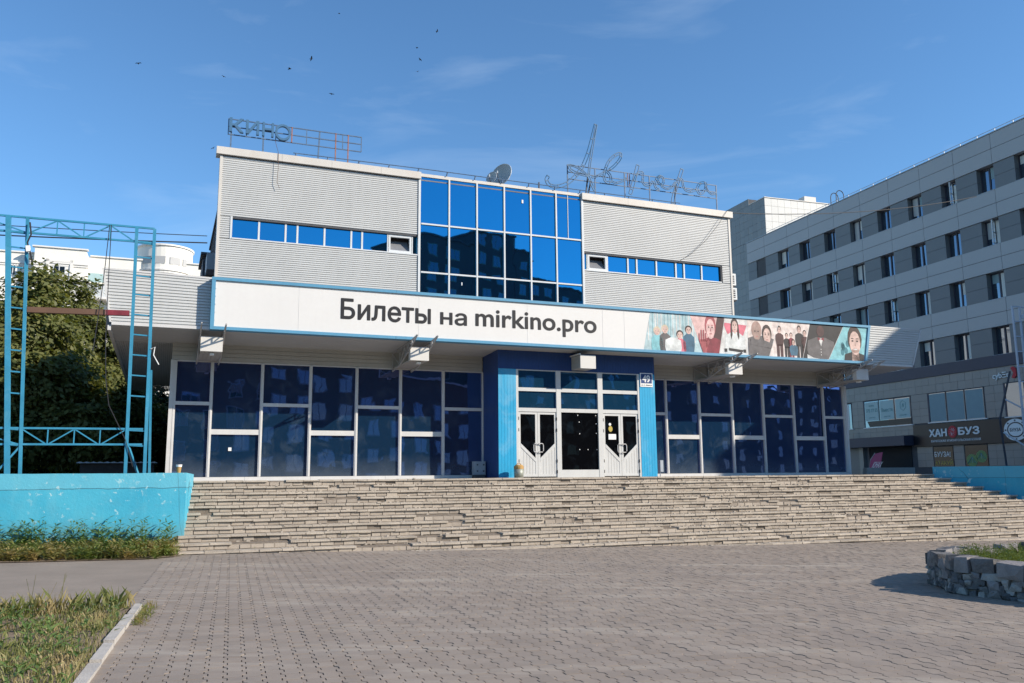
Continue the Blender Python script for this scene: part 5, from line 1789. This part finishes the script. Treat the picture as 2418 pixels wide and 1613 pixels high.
part(bf, 'wire_bundle', MB().tube([(-13.95, n + .1, 7.7), (-13.9, n + .14, 7.4), (-13.97, n + .12, 7.2), (-13.9, n + .14, 7.0), (-13.84, n + .1, 6.75)], .02, 5), 'cable')
for u, pts in ((0, [(-12.24, 7.83), (-12.28, 6.8), (-12.33, 5.9), (-12.42, 4.7)]), (1, [(-12.20, 7.83), (-12.19, 6.6), (-12.17, 5.4), (-12.16, 4.9), (-12.1, 4.0), (-12.0, 3.4), (-11.6, 2.6), (-11.4, 1.95)])):
    part(bf, 'hanging_wire', MB().tube([(a, n + .06, b) for a, b in pts], .010, 5), 'cable')
part(bf, 'loose_wire', MB().tube([(-11.15, n + .05, 4.8), (-11.06, n + .08, 4.85), (-11.08, n + .08, 4.65), (-10.95, n + .08, 4.42)], .012, 5), 'white_print')
bm = thing('cross_beam', 'brown painted steel beam fixed across the turquoise lattice frame', 'beam', 'F', (-12.8, 3.8, 5.7))
part(bm, 'beam', MB().bar((-13.88, 3.84, 5.62), (-12.22, 3.84, 5.66), .13), 'brown_beam')
part(bm, 'beam_end', MB().bar((-12.21, 3.84, 5.66), (-11.68, 3.84, 5.675), .125), 'p_wine', label='dark red end piece of the beam')

rf = thing('billboard_frame', 'pale grey lattice frame standing at the right edge behind the blue wall', 'frame', 'F', (20.6, 3, 1.8))
n = 3.0
for u, m_ in ((20.22, 'frame_grey'), (20.62, 'frame_grey'), (22.8, 'frame_grey'), (23.2, 'frame_grey')):
    part(rf, 'leg', MB().bar((u, n, 1.6), (u, n, 8.17), .06), m_)
for i in range(11):
    z = 8.15 - i * .6
    part(rf, 'rung', MB().bar((20.22, n, z), (20.62, n, z), .04), 'frame_grey')
    part(rf, 'rung', MB().bar((22.8, n, z), (23.2, n, z), .04), 'frame_grey')
for z in (8.15, 7.72):
    part(rf, 'chord', MB().bar((20.62, n, z), (22.8, n, z), .045), 'frame_grey')
for i in range(3):
    a, b = 20.62 + i * .727, 20.62 + (i + 1) * .727
    part(rf, 'brace', MB().bar((a, n, 7.72 if i % 2 == 0 else 8.15), (b, n, 8.15 if i % 2 == 0 else 7.72), .03), 'frame_grey')
for p, q in (((20.26, n - .4, 5.6), (19.95, n - .8, 3.7)), ((19.95, n - .8, 3.7), (20.1, n - .8, 1.6)), ((20.1, n - .6, 4.5), (20.8, n, 3.9)), ((19.95, n - .7, 3.2), (20.7, n, 2.4))):
    part(rf, 'strut', MB().bar(p, q, .055), 'frame_dark' if p[2] > 4.6 or q[2] < 2 else 'frame_grey')

# ------------------------------------------------------------------ stone planter
pt = thing('stone_planter', 'round rubble stone planter with cap stones and green plants on the paving', 'planter', 'W', (9.4, -14.3, -.25))
def stone(c, dirx, w, h, d, mat, name, jit=.18, seed=0):
    """irregular block; dirx is the unit vector along the wall, d its thickness inwards"""
    r = random.Random(seed)
    nx, ny = -dirx[1], dirx[0]
    vs = []
    for sx_ in (-1, 1):
        for sy_ in (-1, 1):
            for sz_ in (-1, 1):
                a = sx_ * w / 2 * (1 + r.uniform(-jit, jit * .4))
                b = sy_ * d / 2 * (1 + r.uniform(-jit, jit * .4))
                e = sz_ * h / 2 * (1 + r.uniform(-jit, jit * .4))
                vs.append((c[0] + dirx[0] * a + nx * b, -(c[1] + dirx[1] * a + ny * b), c[2] + e))
    # bulged outer face centre for a split-stone look
    for s_ in (-1, 1):
        a, e = r.uniform(-.2, .2) * w, r.uniform(-.2, .2) * h
        b = s_ * d / 2 * r.uniform(1.05, 1.3)
        vs.append((c[0] + dirx[0] * a + nx * b, -(c[1] + dirx[1] * a + ny * b), c[2] + e))
    f = [(0, 1, 8), (1, 5, 8), (5, 4, 8), (4, 0, 8), (2, 9, 3), (3, 9, 7), (7, 9, 6), (6, 9, 2), (0, 2, 3, 1), (4, 5, 7, 6), (0, 4, 6, 2), (1, 3, 7, 5)]
    return part(pt, name, MB().add(vs, f), mat)
corew = MB()
inner = []
ccx = sum(p[0] for p in PLANTER) / 8
ccy = sum(p[1] for p in PLANTER) / 8
def inset(p, d):
    L_ = math.dist(p, (ccx, ccy))
    return (p[0] + (ccx - p[0]) * d / L_, p[1] + (ccy - p[1]) * d / L_)
po_out = [inset(p, .07) for p in PLANTER]
po_in = [inset(p, .34) for p in PLANTER]
k = 8
vs = [(x, -y, -.5) for x, y in po_out] + [(x, -y, gz(x, y) + .40) for x, y in po_out] + [(x, -y, gz(x, y) + .40) for x, y in po_in]
fs = []
for i in range(k):
    j = (i + 1) % k
    fs += [(i, j, k + j, k + i), (k + i, k + j, 2 * k + j, 2 * k + i)]
corew.add(vs, fs)
part(pt, 'mortar_core', corew, 'step_base')
soil = MB()
soil.add([(x, -y, gz(x, y) + .36) for x, y in po_in], [tuple(range(k))])
part(pt, 'soil', soil, 'soil')
sr = random.Random(21)
sid = 0
for i in range(k):
    a, b = PLANTER[i], PLANTER[(i + 1) % k]
    L_ = math.dist(a, b)
    d = ((b[0] - a[0]) / L_, (b[1] - a[1]) / L_)
    t = 0
    while t < L_ - .08:                       # cap stones
        w = min(sr.uniform(.26, .52), L_ - t + .05)
        m = t + w / 2
        x, y = a[0] + d[0] * m, a[1] + d[1] * m
        q = inset((x, y), .13)
        sid += 1
        hh = sr.uniform(.19, .27)
        stone((q[0], q[1], gz(x, y) + .40 + sr.uniform(-.03, .06)), d, w * 1.0, hh * sr.uniform(.9, 1.15), .32, sr.choice(['rock_cap', 'rock_cap', 'rock_dark']), 'cap_stone', .34, sid)
        t += w
    for row in range(4):                      # rubble below
        t = sr.uniform(-.1, 0)
        while t < L_:
            w = sr.uniform(.10, .26)
            m = min(max(t + w / 2, .02), L_ - .02)
            x, y = a[0] + d[0] * m, a[1] + d[1] * m
            q = inset((x, y), .08)
            sid += 1
            stone((q[0], q[1], gz(x, y) + .03 + row * .085 + sr.uniform(-.035, .035)), d, w * 1.02, sr.uniform(.08, .15), sr.uniform(.13, .24), sr.choice(['rock_dark', 'rock_dark', 'rock_cap', 'rock_pale']), 'rubble_stone', .5, sid)
            t += w
for x, y, s_ in ((9.6, 16.4, .2), (10.0, 16.35, .16), (11.0, 16.0, .18), (11.3, 15.9, .26)):
    sid += 1
    stone((x, y, gz(x, y) + .52), (1, 0), s_ * 1.5, s_ * 1.2, s_, 'rock_dark', 'loose_stone', .3, sid)

# ------------------------------------------------------------------ plants
def cards(centres, size, up=0.3, aspect=1.0, rng=RNG, outward=None):
    """leaf quads at the given centres with random attitude"""
    c = np.asarray(centres)
    k = len(c)
    nrm = rng.normal(0, 1, (k, 3))
    nrm[:, 2] = np.abs(nrm[:, 2]) + up
    if outward is not None:
        nrm = nrm * .75 + outward * 1.25
    nrm /= np.linalg.norm(nrm, axis=1)[:, None]
    t = np.cross(nrm, rng.normal(0, 1, (k, 3)))
    t /= np.linalg.norm(t, axis=1)[:, None]
    b = np.cross(nrm, t)
    s = (np.asarray(size) * rng.uniform(.6, 1.3, k))[:, None] / 2
    v = np.stack([c - t * s * aspect, c - b * s * .55 + t * s * .1, c + t * s * aspect, c + b * s * .55 + t * s * .1], 1)
    return v.reshape(-1, 3), np.arange(4 * k).reshape(k, 4)

def tree(label, base, trunk_h, blobs, nleaf, size, seed, mat='leaf', dn=8.5):
    rng = np.random.default_rng(seed)
    def back(p):
        q = (26.5 - p[1] + dn) / (26.5 - p[1])
        return (-10.76 + (p[0] + 10.76) * q, p[1] - dn, EYE + (p[2] - EYE) * q) + tuple(x * q for x in p[3:])
    blobs = [back(b) for b in blobs]
    base = back(base[:2] + (1.6,))
    t_ = thing('deciduous_tree', label, 'tree', 'F', base, 'leafy trees behind the turquoise frame')
    nleaf *= 2.2
    size *= 1.45
    bu, bn, bz = base
    tr = MB()
    tr.tube([(bu, bn, bz - .3), (bu + .08, bn, bz + trunk_h * .4), (bu - .05, bn + .1, bz + trunk_h)], [.24, .19, .12], 9)
    for (u, n_, z, ru, rn, rz) in blobs:
        tr.tube([(bu, bn, bz + trunk_h * .45), ((bu + u) / 2, (bn + n_) / 2, (bz + trunk_h * .5 + z) / 2 - .2), (u, n_, z)], [.11, .07, .03], 6)
    part(t_, 'trunk', tr, 'bark')
    tot = sum(b[3] * b[4] * b[5] for b in blobs)
    C, OUT = [], []
    for (u, n_, z, ru, rn, rz) in blobs:
        k = int(nleaf * (ru * rn * rz) / tot / 46)
        for _ in range(max(4, k)):
            d = rng.normal(0, 1, 3)
            d /= np.linalg.norm(d)
            f = rng.uniform(.55, 1.04)
            cc = np.array([u, n_, z]) + d * np.array([ru, rn, rz]) * f
            r = rng.uniform(.16, .36)
            pts = cc + rng.normal(0, 1, (46, 3)) * np.array([r, r, r * .6])
            C.append(pts)
            OUT.append(np.repeat(d[None], 46, 0))
    C = np.concatenate(C)
    v, q = cards(C, size, .5, 1.0, rng, np.concatenate(OUT))
    v = v - np.array(base)
    v[:, 1] *= -1
    me = npmesh('crown', v, q, mat)
    o_ = addobj('crown', me, t_)
    return t_
tree('tall leafy tree left of the canopy with a pointed top', (-15.6, -5.5, 1.6), 4.2,
     [(-14.9, -5.5, 7.6, .9, 1.0, 1.25), (-15.3, -5.2, 6.3, 1.7, 1.6, 1.3), (-14.9, -5.0, 4.9, 2.1, 2.0, 1.2), (-15.6, -5.4, 3.4, 2.2, 2.0, 1.3), (-16.8, -5.6, 4.6, 1.4, 1.6, 1.5), (-13.6, -5.2, 3.6, 1.4, 1.6, 1.3)], 26000, .165, 1, 'leaf', 6.5)
tree('bushy tree nearest the canopy soffit, second pointed top', (-13.3, -6.2, 1.6), 4.0,
     [(-13.85, -6.2, 7.5, .85, .9, 1.15), (-13.3, -6.0, 6.2, 1.35, 1.4, 1.2), (-12.9, -6.0, 4.8, 1.5, 1.6, 1.2), (-12.2, -6.0, 3.9, 1.35, 1.5, 1.2), (-13.0, -6.2, 2.8, 1.7, 1.6, 1.2), (-11.8, -6.4, 2.6, 1.1, 1.3, 1.1)], 24000, .16, 2, 'leaf', 11.5)
tree('broad tree at the left edge of the photo behind the frame', (-17.4, -7.5, 1.6), 3.6,
     [(-16.9, -7.6, 6.2, 1.3, 1.4, 1.1), (-17.4, -7.3, 5.0, 1.8, 1.7, 1.2), (-17.6, -7.2, 3.6, 2.0, 1.8, 1.2), (-16.4, -7.2, 2.9, 2.0, 1.8, 1.1)], 18000, .17, 3, 'leaf', 4.0)
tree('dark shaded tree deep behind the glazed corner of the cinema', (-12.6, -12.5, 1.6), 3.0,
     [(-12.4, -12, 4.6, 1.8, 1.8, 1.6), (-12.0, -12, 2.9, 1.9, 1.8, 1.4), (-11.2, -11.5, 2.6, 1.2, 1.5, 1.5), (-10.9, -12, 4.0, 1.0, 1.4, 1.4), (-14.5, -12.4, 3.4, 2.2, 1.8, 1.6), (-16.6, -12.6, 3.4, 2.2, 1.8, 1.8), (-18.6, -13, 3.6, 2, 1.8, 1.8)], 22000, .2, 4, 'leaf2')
# dense low shrubbery closing the gap under the crowns
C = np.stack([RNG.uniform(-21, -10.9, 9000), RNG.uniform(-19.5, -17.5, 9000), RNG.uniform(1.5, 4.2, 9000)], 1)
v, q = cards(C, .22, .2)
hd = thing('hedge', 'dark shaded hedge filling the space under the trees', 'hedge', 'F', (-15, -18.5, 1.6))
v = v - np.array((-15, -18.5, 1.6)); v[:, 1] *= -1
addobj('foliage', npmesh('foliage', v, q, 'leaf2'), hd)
part(hd, 'branches', MB().box(-21, -10.9, -19.4, -18.8, 1.5, 3.8), 'bark')

def stems(name, pts, hmin, hmax, leaves, lsize, mat, seed, lean=.25, width=.5, kind='stuff', label=None):
    """leafy stalks: each a run of narrow leaves up a leaning stem"""
    rng = np.random.default_rng(seed)
    V, Q = [], []
    b = 0
    for (x, y, z) in pts:
        h = rng.uniform(hmin, hmax)
        la = rng.uniform(0, 2 * pi)
        lx, ly = cos(la) * lean * rng.uniform(0, 1), sin(la) * lean * rng.uniform(0, 1)
        k = max(3, int(leaves * h / hmax))
        for i in range(k):
            f = (i + .6) / k
            px, py, pz = x + lx * h * f * f, y + ly * h * f * f, z + h * f
            a = i * 2.4 + rng.uniform(-.4, .4)
            L_ = lsize * (1.15 - .55 * f) * rng.uniform(.7, 1.25)
            dx, dy = cos(a), sin(a)
            up = rng.uniform(.15, .75)
            wv = L_ * .5 * width
            tip = (px + dx * L_, py + dy * L_, pz + L_ * up * .8)
            m1 = (px + dx * L_ * .45 - dy * wv * .5, py + dy * L_ * .45 + dx * wv * .5, pz + L_ * up * .5)
            m2 = (px + dx * L_ * .45 + dy * wv * .5, py + dy * L_ * .45 - dx * wv * .5, pz + L_ * up * .5)
            V += [(px, py, pz), m1, tip, m2]
            Q.append((b, b + 1, b + 2, b + 3))
            b += 4
        V += [(x - .004, y, z), (x + .004, y, z), (x + lx * h + .002, y + ly * h, z + h), (x + lx * h - .002, y + ly * h, z + h)]
        Q.append((b, b + 1, b + 2, b + 3))
        b += 4
    o_ = addobj(name, npmesh(name, V, Q, mat))
    o_['kind'] = kind
    return o_
def blades(name, pts, hmin, hmax, mat, seed, w=.006):
    rng = np.random.default_rng(seed)
    p = np.asarray(pts)
    k = len(p)
    h = rng.uniform(hmin, hmax, k) * rng.uniform(.5, 1, k)
    a = rng.uniform(0, 2 * pi, k)
    ln = rng.uniform(.1, .7, k) * h
    dx, dy = np.cos(a), np.sin(a)
    wv = w * rng.uniform(.6, 1.5, k)
    A = p + np.stack([-dy * wv, dx * wv, 0 * h], 1)
    B = p + np.stack([dy * wv, -dx * wv, 0 * h], 1)
    Cc = p + np.stack([dx * ln * .4 + dy * wv * .7, dy * ln * .4 - dx * wv * .7, h * .65], 1)
    D = p + np.stack([dx * ln, dy * ln, h], 1)
    V = np.stack([A, B, Cc, D], 1).reshape(-1, 3)
    o_ = addobj(name, npmesh(name, V, np.arange(4 * k).reshape(k, 4), mat))
    o_['kind'] = 'stuff'
    return o_
rg = random.Random(44)
# weeds along the foot of the turquoise wall (front of the wall to the edge of the path)
wpts, tall = [], []
while len(wpts) < 1500:
    u, n_ = rg.uniform(-16.5, -10.35), 4.95 + 1.75 * rg.random() ** 1.15
    if u > -10.75 and n_ > 6.2:
        continue
    x, y, _ = fworld('F', u, n_, 0)
    wpts.append((x, y, gz(x, y) - .02))
while len(tall) < 170:
    u, n_ = rg.uniform(-16.5, -10.45), rg.uniform(4.98, 5.5)
    x, y, _ = fworld('F', u, n_, 0)
    tall.append((x, y, gz(x, y)))
stems('weeds', wpts, .15, .40, 12, .15, 'weed', 5, .25, .75)
stems('tall_weeds', tall, .42, .80, 18, .21, 'weed_tall', 6, .3, .55)
sheet('verge', [tuple(fworld('F', u, n_, 0)[:2]) for u, n_ in ((-17, 4.8), (-10.2, 4.8), (-10.4, 6.3), (-11.0, 6.75), (-17, 6.9))], .012, 'soil')
# grass plot, lower left
gp, bd = [], []
while len(gp) < 11000:
    x, y = rg.uniform(-8.5, -2.9), rg.uniform(5.5, 11.45)
    if in_poly(x, y, plot):
        d_ = .5 + .5 * math.sin(x * 2.1 + 1.3 * math.sin(y * 1.7)) * math.sin(y * 1.9 + x)
        if rg.random() < .06 + .94 * d_ * d_:
            gp.append((x, y, gz(x, y) + .03))
blades('grass', gp, .035, .12, 'grass', 8, .005)
while len(bd) < 170:
    x, y = rg.uniform(-8.5, -2.9), rg.uniform(5.5, 11.4)
    if in_poly(x, y, plot) and rg.random() < .5 + .5 * math.sin(x * 1.5 + y):
        bd.append((x, y, gz(x, y) + .03))
stems('broad_leaf_weeds', bd, .08, .22, 9, .13, 'weed_tall', 9, .3, .6)
edge_pts = []
for _ in range(1800):
    t_ = rg.random()
    x = -4.97 + (-9.2 + 4.97) * t_ + rg.gauss(0, .08)
    y = 11.47 + (7.15 - 11.47) * t_ + rg.gauss(0, .08) - .12
    edge_pts.append((x, y, gz(x, y) + .02))
blades('edge_grass', edge_pts, .14, .34, 'grass', 10, .005)
seed_pts = [(rg.uniform(-6.6, -5.2), rg.uniform(10.0, 10.9), .1) for _ in range(14)]
stems('seed_stalks', [(x, y, gz(x, y)) for x, y, _ in seed_pts if in_poly(x, y - .1, plot)], .45, .75, 5, .05, 'grass', 11, .5, .3)
kp = []
for _ in range(260):
    t_ = rg.random()
    x, y = -4.83 + 1.35 * t_ + abs(rg.gauss(0, .07)) + .05, 11.5 - 4.2 * t_
    if math.sin(y * 3.1) + math.sin(y * 1.3) > .2 or y > 11:
        kp.append((x, y, gz(x, y) - .01))
stems('kerb_weeds', kp, .03, .12, 6, .06, 'weed', 12, .4, .6)
# planter greenery
gp2 = []
while len(gp2) < 1700:
    x, y = rg.uniform(7.0, 12), rg.uniform(11.9, 17)
    if in_poly(x, y, po_in) and not (x < 8.0 and y < 14.6 and rg.random() < .6):
        gp2.append((x, y, gz(x, y) + .35))
stems('planter_greenery', gp2, .10, .30, 9, .10, 'planter_green', 13, .3, .6)
# joints of the stairs with dry weeds
jw = []
for _ in range(60):
    k_ = rg.randint(8, 13)
    u = rg.uniform(-10.3, 14)
    nn2 = N0 + TRD * k_ + .01
    x, y, _ = fworld('F', u, nn2, 0)
    z = ZP - RIS * (k_ + 1)
    if z > gz(x, y) - .02:
        jw.append((x, y, z))
stems('joint_weeds', jw, .04, .12, 5, .05, 'grass', 14, .4, .5)

# ------------------------------------------------------------------ cables and birds
def cable(label, pts, r=.012):
    return single('cable', MB().tube(pts, r, 5), 'cable', label, 'cable', 'F')
def sag(a, b, s, k=14):
    return [tuple(a[i] + (b[i] - a[i]) * j / k - (s * 4 * (j / k) * (1 - j / k) if i == 2 else 0) for i in range(3)) for j in range(k + 1)]
cable('thick black cable running behind the frame to the left wall of the cinema', sag((-34, -6, 9.6), (-9.6, -6.5, 10.35), .25), .025)
cable('thin upper black cable crossing the sky to the left wall of the cinema', sag((-34, -7, 10.3), (-9.6, -7, 10.75), .2), .016)
cable('black overhead cable from the cinema roof corner to the right edge of the photo', sag((9.05, -.3, 11.75), (24.5, -1.5, 14.6), .35, 20), .016)
cable('thin slack wire hanging diagonally across the right ribbed wall', [(8.95, .12, 11.7), (8.5, .14, 11.1), (7.9, .12, 10.4), (7.2, .10, 9.8), (6.7, .08, 9.5)], .008)
BIRDS = [(801, 32), (1032, 74), (985, 113), (735, 139), (684, 163), (992, 141), (986, 169), (327, 150), (528, 181), (783, 222), (503, 350)]
BLBL = ['dark bird nearest the top edge left of the middle', 'dark bird near the top edge at the middle of the sky', 'upper dark bird of the three under the topmost middle one',
        'larger dark bird high above the roof sign letters', 'larger dark bird just below and left of another large one', 'middle dark bird of the three above the satellite dish',
        'lowest dark bird of the three above the satellite dish', 'dark bird farthest left in the sky', 'dark bird above the left end of the roof sign', 'dark bird low over the blue glazing', 'lowest dark bird left of the roof fascia corner']
br_ = random.Random(4)
for i, (px, py) in enumerate(BIRDS):
    d = (_fw + _r * ((px - 1209) / 2023.6) - _u * ((py - 806.5) / 2023.6)).normalized()
    P_ = Vector((0, 0, EYE)) + d * br_.uniform(48, 60)
    b_ = thing('bird', BLBL[i], 'bird', 'W', (P_.x, -P_.y, P_.z), 'birds flying above the cinema')
    s_ = br_.uniform(.8, 1.2) * (.95 if i in (3, 4) else .6)
    ya = br_.uniform(0, 2 * pi)
    b_.rotation_euler = (br_.uniform(-.4, .4), br_.uniform(-.4, .4), ya)
    o0 = (P_.x, P_.y, P_.z)
    def loc(x, y, z):
        return (o0[0] + x * s_, -(o0[1] + y * s_), o0[2] + z * s_)
    part(b_, 'body', MB().tube([loc(0, .11, 0), loc(0, .05, .005), loc(0, -.05, 0), loc(0, -.12, 0)], [.004, .026, .022, .006], 6), 'bird')
    for sx_ in (-1, 1):
        part(b_, 'wing', MB().add([loc(0, .045, .01), loc(sx_ * .12, .06, .05), loc(sx_ * .26, -.02, .02), loc(sx_ * .12, -.02, .045), loc(0, -.04, .008),
                                   loc(0, .045, 0), loc(sx_ * .12, .06, .04), loc(sx_ * .12, -.02, .035), loc(0, -.04, 0)],
                                  [(0, 1, 3, 4), (1, 2, 3), (5, 8, 7, 6), (6, 7, 2)]), 'bird')
